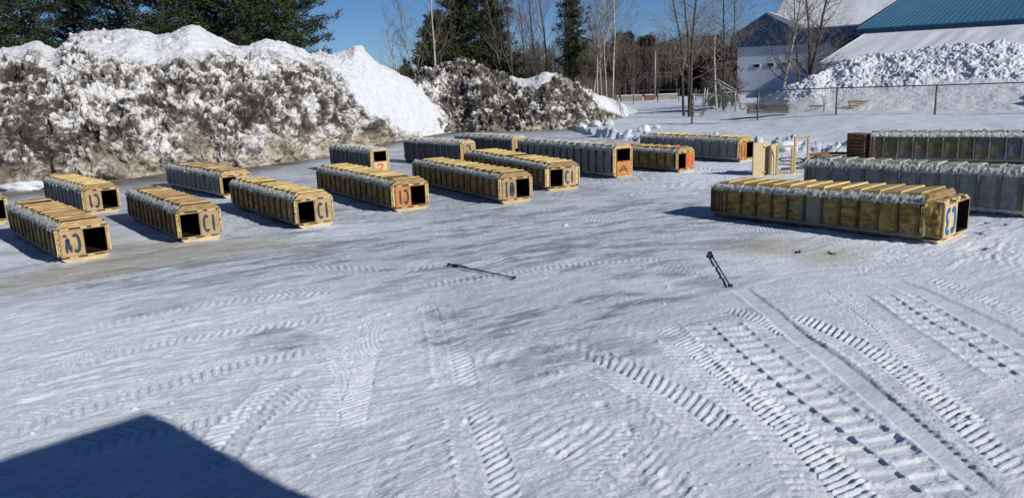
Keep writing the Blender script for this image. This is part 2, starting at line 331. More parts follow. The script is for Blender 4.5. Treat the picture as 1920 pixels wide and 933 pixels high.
def ground():
    th = np.concatenate([np.linspace(-180, -48, 40)[:-1], np.linspace(-48, -37, 24)[:-1], np.linspace(-37, 37, 1300)[:-1], np.linspace(37, 48, 24)[:-1], np.linspace(48, 180, 40)])
    th = np.radians(th)
    r = [0.02, 1, 2, 3, 3.8, 4.6]
    while r[-1] < 60: r.append(r[-1]+min(max(r[-1]**2/3900, .0105), .17))
    while r[-1] < 4000: r.append(r[-1]*1.035)
    r = np.array(r)
    Rr, T = np.meshgrid(r, th, indexing='ij')
    X = (Rr*np.sin(T)).ravel(); Y = (Rr*np.cos(T)).ravel()
    Z = G(X, Y)
    n = len(th); nr = len(r)
    near = Rr.ravel() < 75
    x, y = X[near], Y[near]
    yard = 1-sstep(-2.5, 0, y-berm_y(x))
    rr = np.hypot(x, y)
    # rotated streak coordinates (vehicles swung left to right across the yard)
    a = math.radians(31); xs = x*math.cos(a)+y*math.sin(a); ys = -x*math.sin(a)+y*math.cos(a)
    warp = fbm2(x*.12, y*.12, 3, 77)*1.6
    st = fbm2(xs*.8, (ys+warp)*3.6, 5, 3)
    st2 = fbm2(xs*1.8+4, (ys+warp)*10, 4, 13)
    big = fbm2(x*.16, y*.22, 3, 44)
    rough_zone = sstep(-.5, .3, fbm2(x*.2+9, y*.25, 3, 55))
    crust = np.clip(fbm2(xs*1.6+7, (ys+warp)*6.5, 4, 23)-.08, 0, .5)
    st3 = fbm2(xs*4+1, (ys+warp)*17, 3, 29)
    h = .009*st*(.5+rough_zone)+.011*st2*(.45+rough_zone)+.008*st3*(.3+rough_zone)+.03*crust*(.35+rough_zone)+.015*fbm2(x*8, y*9, 5, 8, .65)*(.4+.7*sstep(20, 7, rr))+.02*big
    # faint tread ripples pressed all over in swinging arcs
    ph = (xs*math.cos(.5)+(ys+warp*2)*math.sin(.5))/.16
    patch = sstep(.08, .4, fbm2(x*.35, y*.5, 3, 91))
    calm = 1-.85*sstep(.5, 2.2, x)*sstep(15, 12.5, y)
    h *= (1-.4*sstep(.5, 2.2, x)*sstep(15, 12.5, y))
    h += calm*patch*.010*np.sin(2*math.pi*ph)*sstep(-.3, .3, fbm2(xs*.5, ys*2.4, 2, 93))
    ph2 = (xs*math.cos(-.9)+(ys-warp*2)*math.sin(-.9))/.13
    patch2 = sstep(.15, .4, fbm2(x*.4+31, y*.5, 3, 95))
    h += calm*patch2*.008*np.sin(2*math.pi*ph2)*sstep(-.2, .3, fbm2(xs*3, ys*.7, 2, 97))
    hollow = sstep(.05, -.35, st+.5*st2)
    damp = np.zeros_like(x); tr = np.zeros_like(x); smo = np.zeros_like(x)
    for k, (kind, pts, w, pitch, dep) in enumerate(TRACKS):
        Q = interp_curve(pts)
        lo = Q.min(0)-w*2.2; hi = Q.max(0)+w*2.2
        idx = np.where((x > lo[0]) & (x < hi[0]) & (y > lo[1]) & (y < hi[1]))[0]
        if len(idx) == 0: continue
        xi, yi = x[idx], y[idx]
        wob = (.01 if kind == 'stagger' else .02)*fbm2(xi*3, yi*3, 3, k+200)
        d, s, Lt = track_sd(xi, yi, Q, w); d = d+wob; s = s+wob*1.2
        inside = 1-sstep(w-.03, w+.02, np.abs(d))
        ends = sstep(0, .25, s)*(1-sstep(Lt-.25, Lt-.02, s)); inside = inside*ends
        fade = np.clip(.85+.7*fbm2(xi*.8, yi*.8, 3, k+300), .4, 1.15)
        sq = lambda t, e=.12, duty=.5: sstep(.5-duty/2-e, .5-duty/2+e, np.abs((t % 1)-.5)*1.0*1)*1.0
        def bars(t, duty=.5, e=.08):
            q = np.abs((t % 1)-.5)*2   # 0 at centre, 1 at edges
            return 1-sstep(duty-e, duty+e, q)
        if kind == 'stagger':
            t = np.where(d > 0, s/pitch, s/pitch+.5)+np.abs(d)*.35
            b = bars(t, .56, .1)*sstep(.015, .035, np.abs(d))*(1-.85*sstep(w*.86, w*.93, np.abs(d))*0)
            edge = np.exp(-((np.abs(d)-w-.02)/.045)**2)*ends
            dh = -dep*b*inside + .012*inside + .02*edge*fade
            dh = dh*(.8+.2*fade); dh = dh*(1+.0*xi); clean_ = True
        elif kind == 'fine':
            t = np.where(d > .1*w, (s+d*.25)/pitch, (s-d*.55)/(pitch*.8))
            b = bars(t, .5, .2)
            groove = np.exp(-((d-.12*w)/.02)**2)*np.clip(.3+1.2*fbm2(xi*2, yi*2, 2, k+400), 0, 1)
            dh = (-dep*b-dep*.5*groove+dep*.45)*inside*fade
        elif kind == 'chevron':
            t = (s+np.abs(d)*.75)/pitch
            b = bars(t, .5, .2)
            groove = np.exp(-(d/.025)**2)
            dh = (-dep*b-dep*.5*groove+dep*.45)*inside*fade+.010*np.exp(-((np.abs(d)-w)/.04)**2)*ends*fade
        else:
            sh = 1-sstep(w*.7, w, np.abs(d))
            dh = (-dep*sh+.010*np.exp(-((np.abs(d)-w-.03)/.05)**2)*fade)*ends
            smo[idx] = np.maximum(smo[idx], sh*ends)
        damp[idx] = np.maximum(damp[idx], inside); tr[idx] = tr[idx]+dh*(1 if kind == 'smooth' else (1-smo[idx]))*(1 if kind == 'smooth' else 1)
    crumble = fbm2(x*14, y*14, 3, 88)
    h = h*(1-.6*damp)*(1-.75*smo)+tr*(.95+.35*crumble*(1-smo))+.008*crumble*damp*(1-smo)
    # loose snow crumbs squeezed up around the deep treads
    f1, f2, cid = cell3(x*9, y*9, x*0, 5)
    h += np.where((cid > .86) & (f1 < .35), (.35-f1)*.06, 0)*sstep(16, 10, rr)*(.15+.85*sstep(-1, 2, x))*(1-smo)
    f1, f2, cid = cell3(x*4.2, y*4.2, x*0, 35); crumb = np.where((cid > .9) & (f1 < .2), (.2-f1)*.2, 0); h += crumb*sstep(30, 14, rr)*(1-smo)
    # footprints
    for (px, py, sz) in [(1050, 845, .16), (1175, 800, .13), (1190, 890, .2), (700, 915, .18), (1015, 700, .12), (560, 700, .12), (760, 830, .14), (1130, 760, .12), (880, 790, .1), (1265, 905, .2)]:
        p = U(px, py); q = ((x-p.x)**2/(sz*.6)**2+(y-p.y)**2/(sz)**2); h += -.022*np.exp(-q**2)*(1+.8*fbm2(x*12, y*12, 2, 66))
    for (bx_, by_, ba_, bl_, bw_) in BOXFEET:
        u_ = (x-bx_)*math.sin(ba_)+(y-by_)*math.cos(ba_); v_ = (x-bx_)*math.cos(ba_)-(y-by_)*math.sin(ba_)
        dd_ = np.maximum(np.abs(v_-bw_/2)-bw_/2+.12, np.maximum(-u_, u_-bl_)); nn_ = np.abs(dd_) < 1.2
        h[nn_] += (.05*np.exp(-(np.clip(dd_[nn_], 0, 9)/.16)**2))*np.clip(.35+1.4*fbm2(x[nn_]*1.6, y[nn_]*1.6, 3, 141), 0, 1)
    h *= yard*sstep(75, 45, rr)+.0
    Z[near] += h
    # ---- surface masks
    ice = np.zeros_like(X); dirt = ice.copy(); tan = ice.copy(); fresh = ice.copy()
    RR = np.hypot(X, Y)
    bn = fbm2(X*.13, Y*.2, 5, 61); bn2 = fbm2(X*.5, Y*1.0, 5, 62)
    zone = sstep(10, 17, Y)*(1-.55*sstep(3, 9, X))
    pa = fbm2(X*.33+3, Y*.45, 4, 64)
    ice = np.clip(sstep(-.35, .35, bn+.35*bn2+.55*zone-.32), 0, 1)*(.3+.7*zone)
    ice = np.clip(np.maximum(ice*.8, .75*sstep(.1, .3, pa)*sstep(7, 10, Y)*(1-.8*sstep(2, 5, X-.35*(Y-12)))), 0, 1)
    hol = np.zeros_like(X); hol[near] = hollow; ice = np.clip(ice*(.55+.75*hol), 0, 1)
    ice = np.maximum(ice, .8*sstep(17, 23, Y)*(1-sstep(2, 6, X-.15*(Y-20)))*(.55+.45*sstep(-.3, .2, bn2)))
    dist_pile = pile_front(X)-Y
    dn = dist_pile+1.8*bn+1.2*bn2
    dirt = sstep(6.0, 1.2, dn)*(X < 8)*(1-sstep(62, 75, Y))
    dirt = np.where(dist_pile < -14, 0, dirt)
    ice = np.maximum(ice, dirt*.4)
    tan = .55*sstep(.0, .6, fbm2(X*.35, Y*.5, 4, 71)+.9*np.exp(-(((X+9)/6)**2+((Y-18)/4.5)**2))+.7*np.exp(-(((X-7)/5)**2+((Y-15.2)/2.2)**2))-.55)*sstep(40, 30, Y)
    fresh = sstep(-1.5, .6, Y-berm_y(X)+bn2)*(X > 2)
    fresh = np.maximum(fresh, sstep(64, 80, Y))
    V = np.stack([X, Y, Z], 1)
    i = np.arange(nr-1)[:, None]*n; j = np.arange(n-1)[None, :]
    a = i+j; Fq = np.stack([a, a+1, a+n+1, a+n], -1).reshape(-1, 4)[:, ::-1]
    o = mesh_np('ground', V, Fq, M['ground'], smooth=True, attrs={'ice': ice, 'dirt': dirt, 'tan': tan, 'fresh': fresh})
    setp(o, 'packed snow and ice yard pressed with tyre tracks', 'ground', kind='structure')

# ------------------------------------------------------------------ snow piles
PILE_BASE = [(-420, 415), (-200, 388), (0, 358), (200, 338), (400, 320), (560, 302), (668, 280), (760, 263), (873, 245)]
_pf = np.array([tuple(U(*p))[:2] for p in PILE_BASE])
_pf2 = np.array([tuple(U(*p))[:2] for p in [(873, 247), (1000, 244), (1100, 238), (1190, 212)]])
def pile_front(x):
    P = np.vstack([_pf, _pf2[1:]]); return np.interp(x, P[:, 0], P[:, 1])
def pile(name, label, cols, n_u, n_v, seed, chunk=1.0, mat=None, dirty=True, floor=0.0, steep=.62, toff=0.0):
    """cols: (base px, base py, crest px, crest py, depth of crest behind base, clean fraction, tan bottom)"""
    K = []
    for (bx, by, cx, cy, dz, cf, zb) in cols:
        b = U(bx, by, zb); c = UD(cx, cy, b.y+dz); K.append((b.x, b.y, zb, c.x, c.y, c.z, cf))
    K = np.array(K)
    L = np.r_[0, np.cumsum(np.hypot(np.diff(K[:, 0]), np.diff(K[:, 1])))]
    u = np.linspace(0, L[-1], n_u)
    K = np.stack([np.interp(u, L, K[:, i]) for i in range(7)], 1)
    kk = max(1, n_u//260)
    for _ in range(2):
        pad = np.pad(K, ((kk, kk), (0, 0)), mode='edge'); cs = np.cumsum(np.vstack([np.zeros((1, 7)), pad]), 0); K = (cs[2*kk+1:]-cs[:-2*kk-1])/(2*kk+1)
    bx, by, bz, cx, cy, cz, cf = [K[:, i][:, None] for i in range(7)]
    nf = int(n_v*.8); nb = n_v-nf
    t = np.linspace(0, 1, nf)[None, :]
    # face profile: horizontal fraction h(t), vertical fraction v(t)
    hz = steep*.5*t+(1-steep*.5)*t**2.6; vt = 1-(1-t)**1.35
    vt = vt*.9+.1*t
    if not dirty: hz = t**.9*np.ones_like(t); vt = t**1.15
    X = bx+(cx-bx)*hz; Y = by+(cy-by)*hz; Z = bz-.1+(cz-bz+.1)*vt
    tb = np.linspace(0, 1, nb+1)[None, 1:]
    dx, dy = cx-bx, cy-by; l = np.hypot(dx, dy)+1e-6
    back = (cz-bz)*1.3+1
    X2 = cx+dx/l*tb*back; Y2 = cy+dy/l*tb*back; Z2 = cz-(cz-bz+.3)*(tb**1.25)
    X = np.hstack([X, X2]); Y = np.hstack([Y, Y2]); Z = np.hstack([Z, Z2])
    frac = np.hstack([vt*np.ones_like(bx), np.ones_like(X2)])
    hgt = np.clip((cz-bz), 0, 9)*np.ones_like(X)
    x, y, z = X.ravel(), Y.ravel(), Z.ravel()
    fr = frac.ravel(); cl = (cf*np.ones_like(X)).ravel(); hg = hgt.ravel()
    nz = fbm3(x*.7, y*.7, z*.7, 5, seed+50)
    clean = sstep(-.1, .08, fr-cl+.26*nz+.12*fbm3(x*3, y*3, z*3, 4, seed+90, .65)) if dirty else np.ones_like(x)
    top = sstep(.84, 1.0, fr)
    gx, gy, gz = np.gradient(X, axis=0), np.gradient(Y, axis=0), np.gradient(Z, axis=0)
    hx, hy, hz_ = np.gradient(X, axis=1), np.gradient(Y, axis=1), np.gradient(Z, axis=1)
    Nn = np.cross(np.stack([gx, gy, gz], -1).reshape(-1, 3), np.stack([hx, hy, hz_], -1).reshape(-1, 3)); Nn /= np.linalg.norm(Nn, axis=1)[:, None]+1e-9
    sc = np.clip(hg/3, .12, 1)
    big = fbm3(x*.45, y*.45, z*.45, 3, seed)*.55
    med = fbm3(x*1.6, y*1.6, z*1.6, 4, seed+9, .6)*.42
    fine = fbm3(x*6, y*6, z*6, 3, seed+19, .6)*.15
    f1, f2, cid = cell3(x*1.25+.3*nz, y*1.25, z*1.25+.3*nz, seed+3); lump = (np.clip(f2-f1, 0, .3))*np.clip(cid-.35, 0, 1)*1.5
    wx = x+.25*vnoise(x*2.1, y*2.1, z*2.1, 3); wz = z+.25*vnoise(x*2.1, y*2.1, z*2.1, 4)
    p1, p2, pid = cell3(wx*1.7, y*1.7, wz*2.1, seed+33); q1, q2, qid = cell3(wx*5.2, y*5.2, wz*5.2, seed+43)
    plate = (pid-.5)*.34*sstep(0, .16, p2-p1)+(qid-.5)*.13*sstep(0, .16, q2-q1)-.12*sstep(.07, 0, p2-p1)
    g1, g2, cid2 = cell3(x*3.6, y*3.6, z*3.6, seed+6); lump2 = np.clip(g2-g1, 0, .3)*np.clip(cid2-.4, 0, 1)*.6
    amt = (1-.82*clean) if dirty else np.ones_like(x)
    if not dirty: amt = chunk_mask(fr, x)
    if not dirty: big = big*.8; med = med*.75; lump = np.clip(f2-f1, 0, .35)*cid*.5; lump2 = np.clip(g2-g1, 0, .3)*cid2*.38; plate = plate*.4; med = med*1.15; lump = lump+.09*fbm3(x*9, y*9, z*9, 2, 5)
    disp = big*(.4+.6*amt)*(1-.6*top)+(med+fine)*(.2+.55*amt)+(lump+lump2+plate)*amt
    disp *= sc*chunk*sstep(0, .06, fr+.02)
    V = np.stack([x, y, z], 1)+Nn*disp[:, None]
    tone = .13*(pid-.5)+.15*(qid-.5)-.12*sstep(.06, 0, p2-p1)-.05*sstep(.05, 0, q2-q1)+.16*np.where(cid2 > .7, cid2-.4, 0)*sstep(.02, .12, g2-g1)+.16*fbm3(x*.4, y*.4, z*.65, 3, seed+70)+.17*fbm3(x*1.3, y*1.3, z*2.0, 3, seed+75)-.03+toff
    tanb = sstep(.26, .02, fr+.25*nz)*.75
    if not dirty: tone = tone*0; tanb = tanb*0
    nU, nV = X.shape
    i = np.arange(nU-1)[:, None]*nV; j = np.arange(nV-1)[None, :]; a = i+j
    Fq = np.stack([a, a+nV, a+nV+1, a+1], -1).reshape(-1, 4)
    o = mesh_np(name, V, Fq, mat or M['pile'], smooth=True, attrs={'clean': clean, 'tone': tone, 'tanb': tanb})
    setp(o, label, 'snow pile'); return o
def chunk_mask(fr, x): return .07+.93*sstep(.4, .5, fr+.16*fbm2(x*.4, fr*3, 4, 5))
def build_piles():
    c = [(-420, 415, -420, 120, 9, .62, 0), (-200, 388, -200, 100, 9, .64, 0), (-80, 368, -80, 105, 9, .86, 0), (0, 358, 0, 95, 9, .87, 0), (40, 353, 40, 88, 9, .88, 0), (70, 350, 72, 76, 9, .86, 0), (95, 346, 96, 92, 9, .86, 0),
         (112, 345, 112, 92, 9, .9, 0), (130, 342, 130, 78, 9, .92, 0), (152, 340, 152, 62, 9, .93, 0), (200, 337, 205, 60, 9, .83, 0), (255, 333, 257, 56, 9, .8, 0), (300, 328, 300, 69, 9, .84, 0), (335, 325, 335, 57, 9, .8, 0),
         (362, 322, 363, 42, 9, .78, 0), (400, 319, 400, 63, 9, .83, 0), (440, 316, 440, 84, 9, .9, 0), (462, 314, 462, 86, 9, .9, 0), (500, 309, 500, 75, 10, .84, 0), (540, 304, 540, 82, 10, .86, 0), (580, 299, 580, 101, 10, .86, 0),
         (610, 293, 612, 104, 10, .9, 0), (640, 286, 640, 98, 10, .7, 0), (655, 283, 655, 93, 10, .6, 0), (668, 280, 668, 83, 10, .5, 0), (680, 278, 680, 86, 10, .45, 0), (690, 276, 690, 104, 10, .4, 0), (712, 271, 712, 122, 9, .25, 0),
         (740, 266, 740, 135, 8, .12, 0), (790, 257, 790, 162, 7, .0, 0), (830, 250, 830, 190, 5, -.1, 0), (862, 246, 862, 213, 3, -.1, 0), (882, 244, 882, 240, 1.5, -.1, 0)]
    pile('snow_pile', 'towering dirty snow pile with white crests along the left side of the yard', c, 1500, 380, 100)
    c = [(770, 256, 770, 150, 7, 1.2, 0), (800, 252, 800, 135, 7, 1.2, 0), (840, 248, 840, 119, 7, 1.2, 0), (868, 247, 868, 114, 7, 1.3, 0), (890, 248, 890, 118, 7, 1.3, 0), (920, 247, 920, 136, 7, 1.2, 0), (950, 246, 950, 141, 7, .95, 0), (975, 246, 975, 149, 7, .8, 0),
         (1000, 245, 1000, 145, 7, .7, 0), (1022, 244, 1022, 135, 7, .7, 0), (1040, 243, 1040, 138, 7, 1.0, 0), (1060, 242, 1060, 150, 7, 1.3, 0), (1090, 240, 1090, 163, 6, 1.3, 0), (1120, 235, 1120, 178, 5, .75, 0), (1150, 228, 1150, 186, 4, .45, 0), (1175, 220, 1175, 198, 3, .2, 0), (1195, 212, 1195, 207, 1.5, .1, 0)]
    pile('snow_pile', 'lower dark gravelly snow pile behind the end of the white slope', c, 620, 240, 300, toff=-.06)
    c = [(1395, 206, 1395, 200, 1.5, 0, .5), (1430, 207, 1430, 184, 3, 0, .5), (1480, 208, 1480, 162, 5, 0, .6), (1530, 209, 1530, 140, 7, 0, .6), (1560, 209, 1560, 127, 10, 0, .6), (1600, 209, 1600, 109, 11, 0, .6), (1640, 209, 1640, 103, 12, 0, .6), (1700, 209, 1700, 95, 12, 0, .6), (1760, 209, 1760, 90, 12, 0, .6),
         (1800, 209, 1800, 86, 12, 0, .6), (1870, 209, 1870, 80, 12, 0, .6), (1905, 209, 1905, 80, 12, 0, .6), (1960, 209, 1960, 90, 12, 0, .6), (2080, 210, 2080, 98, 12, 0, .6), (2250, 212, 2250, 130, 10, 0, .6)]
    pile('snow_pile', 'white blocky snow bank behind the chain link fence', c, 620, 200, 500, .85, M['snow'], dirty=False)
def lump_obj(name, loc, r, mat, seed, label, cat='snow chunk', group=None, sq=(1, 1, .8)):
    import bmesh
    bm = bmesh.new(); bmesh.ops.create_icosphere(bm, subdivisions=4, radius=1)
    co = np.array([v.co[:] for v in bm.verts]); 
    f1, f2, cid = cell3(co[:, 0]*1.3+seed, co[:, 1]*1.3, co[:, 2]*1.3, seed)
    d = .9+.55*fbm3(co[:, 0]*1.1+seed, co[:, 1]*1.1, co[:, 2]*1.1, 4, seed, .6)+.25*(cid-.5)*sstep(0, .2, f2-f1)+.12*fbm3(co[:, 0]*5+seed, co[:, 1]*5, co[:, 2]*5, 3, seed)
    co = co*d[:, None]*r*np.array(sq)
    for v, c in zip(bm.verts, co): v.co = Vector(c)
    me = bpy.data.meshes.new(name); bm.to_mesh(me); bm.free(); me.polygons.foreach_set('use_smooth', [True]*len(me.polygons)); me.materials.append(mat)
    for an, val in (('clean', .75), ('tone', .02), ('tanb', .2)):
        a = me.attributes.new(an, 'FLOAT', 'POINT'); a.data.foreach_set('value', [val]*len(me.vertices))
    o = bpy.data.objects.new(name, me); COL.objects.link(o); o.location = loc
    setp(o, label, cat, group); return o

# ------------------------------------------------------------------ formwork boxes
GLY = {  # strokes in a unit square (u right, v up) as read the right way up
 'C': [[(.85, .8), (.6, .95), (.3, .85), (.12, .5), (.3, .15), (.6, .05), (.88, .18)]],
 '1': [[(.5, .95), (.5, .05)]],
 '1f': [[(.25, .72), (.5, .95), (.5, .05)]],
 '4': [[(.12, .92), (.5, .05), (.72, .95)], [(.5, .08), (.95, .1)]],
 '3': [[(.15, .9), (.6, .95), (.75, .75), (.45, .55), (.8, .4), (.7, .1), (.2, .05)]],
 '2': [[(.15, .75), (.4, .95), (.75, .8), (.6, .45), (.15, .05), (.85, .08)]],
 'O': [[(.5, .95), (.2, .8), (.12, .5), (.2, .2), (.5, .05), (.8, .2), (.88, .5), (.8, .8), (.5, .95)], [(.35, .7), (.4, .35), (.65, .3), (.62, .7), (.38, .68)]],
 'I': [[(.25, .92), (.75, .95)], [(.5, .93), (.5, .07)], [(.3, .05), (.72, .1)]],
 'E': [[(.8, .9), (.3, .85), (.2, .5), (.65, .52)], [(.2, .5), (.25, .12), (.8, .1)]],
 '8': [[(.5, .95), (.2, .75), (.5, .5), (.8, .25), (.5, .05), (.2, .25), (.5, .5), (.8, .75), (.5, .95)]],
 'A': [[(.1, .1), (.5, .9), (.85, .1)], [(.25, .4), (.75, .4)]],
}
def ribbon(mb, pts, w, y, x0, z0, sx, sz, flip=False):
    P = []
    for i in range(len(pts)-1):
        a, b = pts[i], pts[i+1]
        for k in range(4): P.append((a[0]+(b[0]-a[0])*k/4, a[1]+(b[1]-a[1])*k/4))
    P.append(pts[-1])
    for _ in range(2): P = [P[0]]+[((P[i-1][0]+P[i][0]*2+P[i+1][0])/4, (P[i-1][1]+P[i][1]*2+P[i+1][1])/4) for i in range(1, len(P)-1)]+[P[-1]]
    if flip: P = [(1-u, 1-v) for u, v in P]
    Q = [Vector((x0+u*sx, z0+v*sz)) for u, v in P]; n = len(mb.v)
    for i, q in enumerate(Q):
        d = (Q[min(i+1, len(Q)-1)]-Q[max(i-1, 0)])
        d = d.normalized() if d.length > 1e-6 else Vector((1, 0)); pn = Vector((-d.y, d.x)); ww = w*(.75+.5*math.sin(i*1.7+len(pts))**2)/2
        if i in (0, len(Q)-1): ww *= .75
        for s in (1, -1):
            r = q+pn*ww*s; mb.v.append((r.x, y, r.y))
    for i in range(len(Q)-1): a = n+2*i; mb.f.append((a, a+1, a+3, a+2))

def formbox(near_px, ang, L, label, W=1.08, H=.9, side='y', top='wood', layout='h', hole='R', panel='ply', marks=None, paint='paint_dark', flip=False, taper=1.0, pitch=.43, seed=1, extend=0, crust=1.0, origin=None, far_ribs=0, end='boards', group='formwork boxes set out on the ice', rise=0, studside=None, tilt=0, mw=.06, ow_=.47, tb_='board'):
    r = random.Random(seed)
    NL = U(*near_px) if origin is None else Vector((origin[0], origin[1], 0))
    a = math.radians(ang); axis = Vector((math.sin(a), math.cos(a), 0)); right = Vector((math.cos(a), -math.sin(a), 0))
    o = NL+right*(W/2)
    root = empty('formwork_box', (o.x, o.y, rise), -a, label=label, cat='formwork box', group=group)
    root.rotation_euler = (0, math.radians(tilt), -a)
    w = W/2; b = .19 if layout == 'h' else .12; bz = .15 if layout == 'h' else .12; zb = .10
    def warp(x, y, z):
        k = 1+(taper-1)*max(0, min(1, y/L)); return (x*(1+(taper-1)*.4*max(0, y/L)), y, z*k)
    # --- insulated body: lofted shell, noise-relief
    sec = []
    def seg(p, q, n): return [(p[0]+(q[0]-p[0])*i/n, p[1]+(q[1]-p[1])*i/n) for i in range(n)]
    iw = w-.035; corners = [(-iw+b, zb-.07), (iw-b, zb-.07), (iw, zb+.12), (iw, H-bz-.03), (iw-b, H-.035), (-iw+b, H-.035), (-iw, H-bz-.03), (-iw, zb+.12)]
    for i in range(8): sec += seg(corners[i], corners[(i+1) % 8], (6, 3, 8, 3, 6, 3, 8, 3)[i])
    ns = len(sec); ny = int(L/.028); Sx = np.array([s[0] for s in sec]); Sz = np.array([s[1] for s in sec])
    ys = np.linspace(.03, L, ny); X = np.repeat(Sx[None, :], ny, 0); Z = np.repeat(Sz[None, :], ny, 0); Yy = np.repeat(ys[:, None], ns, 1)
    f = fbm3(X*4+seed*9, Yy*4, Z*4, 4, seed)
    # pillowed between ribs
    bay = np.abs(np.sin((Yy-.12)/pitch*math.pi)); bulge = .03*np.clip(bay*2.2, 0, 1)-.014+f*.03
    cx_, cz_ = 0, H/2; dx = X-cx_; dz = Z-cz_; dl = np.hypot(dx, dz)
    X = X+dx/dl*bulge; Z = Z+dz/dl*bulge; k = 1+(taper-1)*Yy/L
    V = np.stack([X*(1+(taper-1)*.4*Yy/L), Yy, Z*k], -1).reshape(-1, 3)
    i = np.arange(ny-1)[:, None]*ns; j = np.arange(ns)[None, :]; jn = (j+1) % ns
    Fq = np.stack([i+j, i+jn, i+ns+jn, i+ns+j], -1).reshape(-1, 4)
    cap = [[(ny-1)*ns+q, (ny-1)*ns+(q+1) % ns, len(V), len(V)] for q in range(ns)]
    # front ring to opening
    oy = .03; ow, oz0, oz1 = (ow_, zb+.05, H-.19) if layout == 'h' else (w-.13, zb+.02, H-.1)
    if layout == 'h': ow = min(ow_, w-.09)
    ringc = np.array([[np.clip(v[0], -ow, ow), oy, np.clip(v[2], oz0, oz1)] for v in V[:ns]])
    V = np.vstack([V, [[0, L+.0, H/2*taper]], ringc]); nb = len(V)-ns
    ring = [[q, nb+q, nb+(q+1) % ns, (q+1) % ns] for q in range(ns)]
    me = bpy.data.meshes.new('insulation'); me.from_pydata([tuple(v) for v in V], [], [tuple(x) for x in Fq]+[tuple(c[:3]) for c in cap]+[tuple(x) for x in ring]); me.update()
    me.materials.append(M[{'y': 'foam_y', 'g': 'foam_g', 'd': 'foam_d', 'o': 'foam_o'}[side]]); ob = bpy.data.objects.new('insulation', me); COL.objects.link(ob); ob.parent = root
    # --- liner (the dark hollow)
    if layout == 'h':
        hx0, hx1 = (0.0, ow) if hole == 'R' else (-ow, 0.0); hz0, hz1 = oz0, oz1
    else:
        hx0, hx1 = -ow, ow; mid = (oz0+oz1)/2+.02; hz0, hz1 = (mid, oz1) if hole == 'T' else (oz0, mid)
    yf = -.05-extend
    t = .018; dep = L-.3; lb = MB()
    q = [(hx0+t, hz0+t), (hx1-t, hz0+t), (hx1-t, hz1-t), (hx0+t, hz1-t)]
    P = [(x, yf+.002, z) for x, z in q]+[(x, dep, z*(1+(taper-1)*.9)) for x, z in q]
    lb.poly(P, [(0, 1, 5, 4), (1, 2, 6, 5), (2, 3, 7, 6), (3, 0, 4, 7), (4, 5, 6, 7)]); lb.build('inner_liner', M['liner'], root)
    # --- inner plywood frame edges around whole opening and the divider
    fb = MB(); e = t
    fx0, fx1, fz0, fz1 = -ow, ow, oz0, oz1; th = -yf+.06
    yc = yf+th/2
    for (xa, xb, za, zc) in ((fx0-e, fx1+e, fz1, fz1+e), (fx0-e, fx1+e, fz0-e, fz0), (fx0-e, fx0, fz0, fz1), (fx1, fx1+e, fz0, fz1)):
        fb.box(((xa+xb)/2, yc, (za+zc)/2), (xb-xa, th, zc-za))
    if layout == 'h': fb.box((0, yc, (fz0+fz1)/2), (e, th-.01, fz1-fz0-.002))
    else: fb.box((0, yc, mid), (2*ow-.002, th-.01, e))
    fb.build('opening_frame', M['ply'] if panel != 'ply_orange' else M['ply_orange'], root)
    # --- cover panel with its painted mark
    if layout == 'h':
        cx0, cx1 = (-ow, -.012) if hole == 'R' else (.012, ow); cz0, cz1 = oz0, oz1
    else:
        cx0, cx1 = -ow, ow; cz0, cz1 = (oz0, mid-.012) if hole == 'T' else (mid+.012, oz1)
    cb = MB(); cb.box(((cx0+cx1)/2, yf+.0, (cz0+cz1)/2), (cx1-cx0-.004, .018, cz1-cz0-.004)); cp = cb.build('cover_panel', M[panel], root)
    if marks:
        mb = MB(); n = len(marks); cw = (cx1-cx0-.08)/n
        for qi, g in enumerate(marks):
            for st in GLY[g]:
                ribbon(mb, st, mw, yf-.0125-.0006*qi, cx0+.04+cw*qi+.015, cz0+.05, cw-.03, cz1-cz0-.11, flip)
        mb.build('painted_mark', M[paint], cp)
    # --- base board, head board, side boards at the near end
    wood = 'ply' if r.random() < .5 else 'board'
    bb = MB(); bb.prism([(-w+.06, zb-.005), (w-.06, zb-.005), (w-.17, .0), (-w+.17, .0)], -.09-extend*.6, .02); bb.build('base_board', M['pine'], root, bevel=.004)
    if layout == 'h':
        hb = MB(); hb.prism([(-w+.0, oz1+.055), (w-.0, oz1+.055), (w-b, H+.012), (-w+b, H+.012)], -.035, .02)
        hb.build('head_board', M['board'] if top == 'wood' else M[wood], root, bevel=.004)
    else:
        hb = MB(); hb.prism([(-w+.02, H-.09), (w-.02, H-.09), (w-.1, H+.01), (-w+.1, H+.01)], -.035, .02); hb.build('head_board', M['pine'], root, bevel=.004)
    for s in (-1, 1):
        sb = MB(); x0 = s*(ow+e+.004); x1 = s*(w-.002)
        if abs(x1-x0) > .02:
            sb.box(((x0+x1)/2, -.005+r.uniform(-.005, .005), (zb+.06+oz1+.03)/2), (abs(x1-x0), .045, oz1+.03-zb-.06)); sb.build('side_board', M['foam_cut'] if r.random() < .45 else M['pine'], root, bevel=.004)
    # shims wedged between frame and boards
    for q in range(3):
        x = -ow*.75+ow*.75*q+r.uniform(-.06, .06)
        sb = MB(); sb.box((x, yf+.035, oz1+e+.02), (r.uniform(.12, .2), .06, .034)); sb.build('shim_block', M['pine'], root)
    for x in (-ow*.5, ow*.35):
        sb = MB(); sb.box((x+r.uniform(-.05, .05), yf+.035, oz0-e-.018), (r.uniform(.1, .2), .06, .03)); sb.build('shim_block', M['pine'], root)
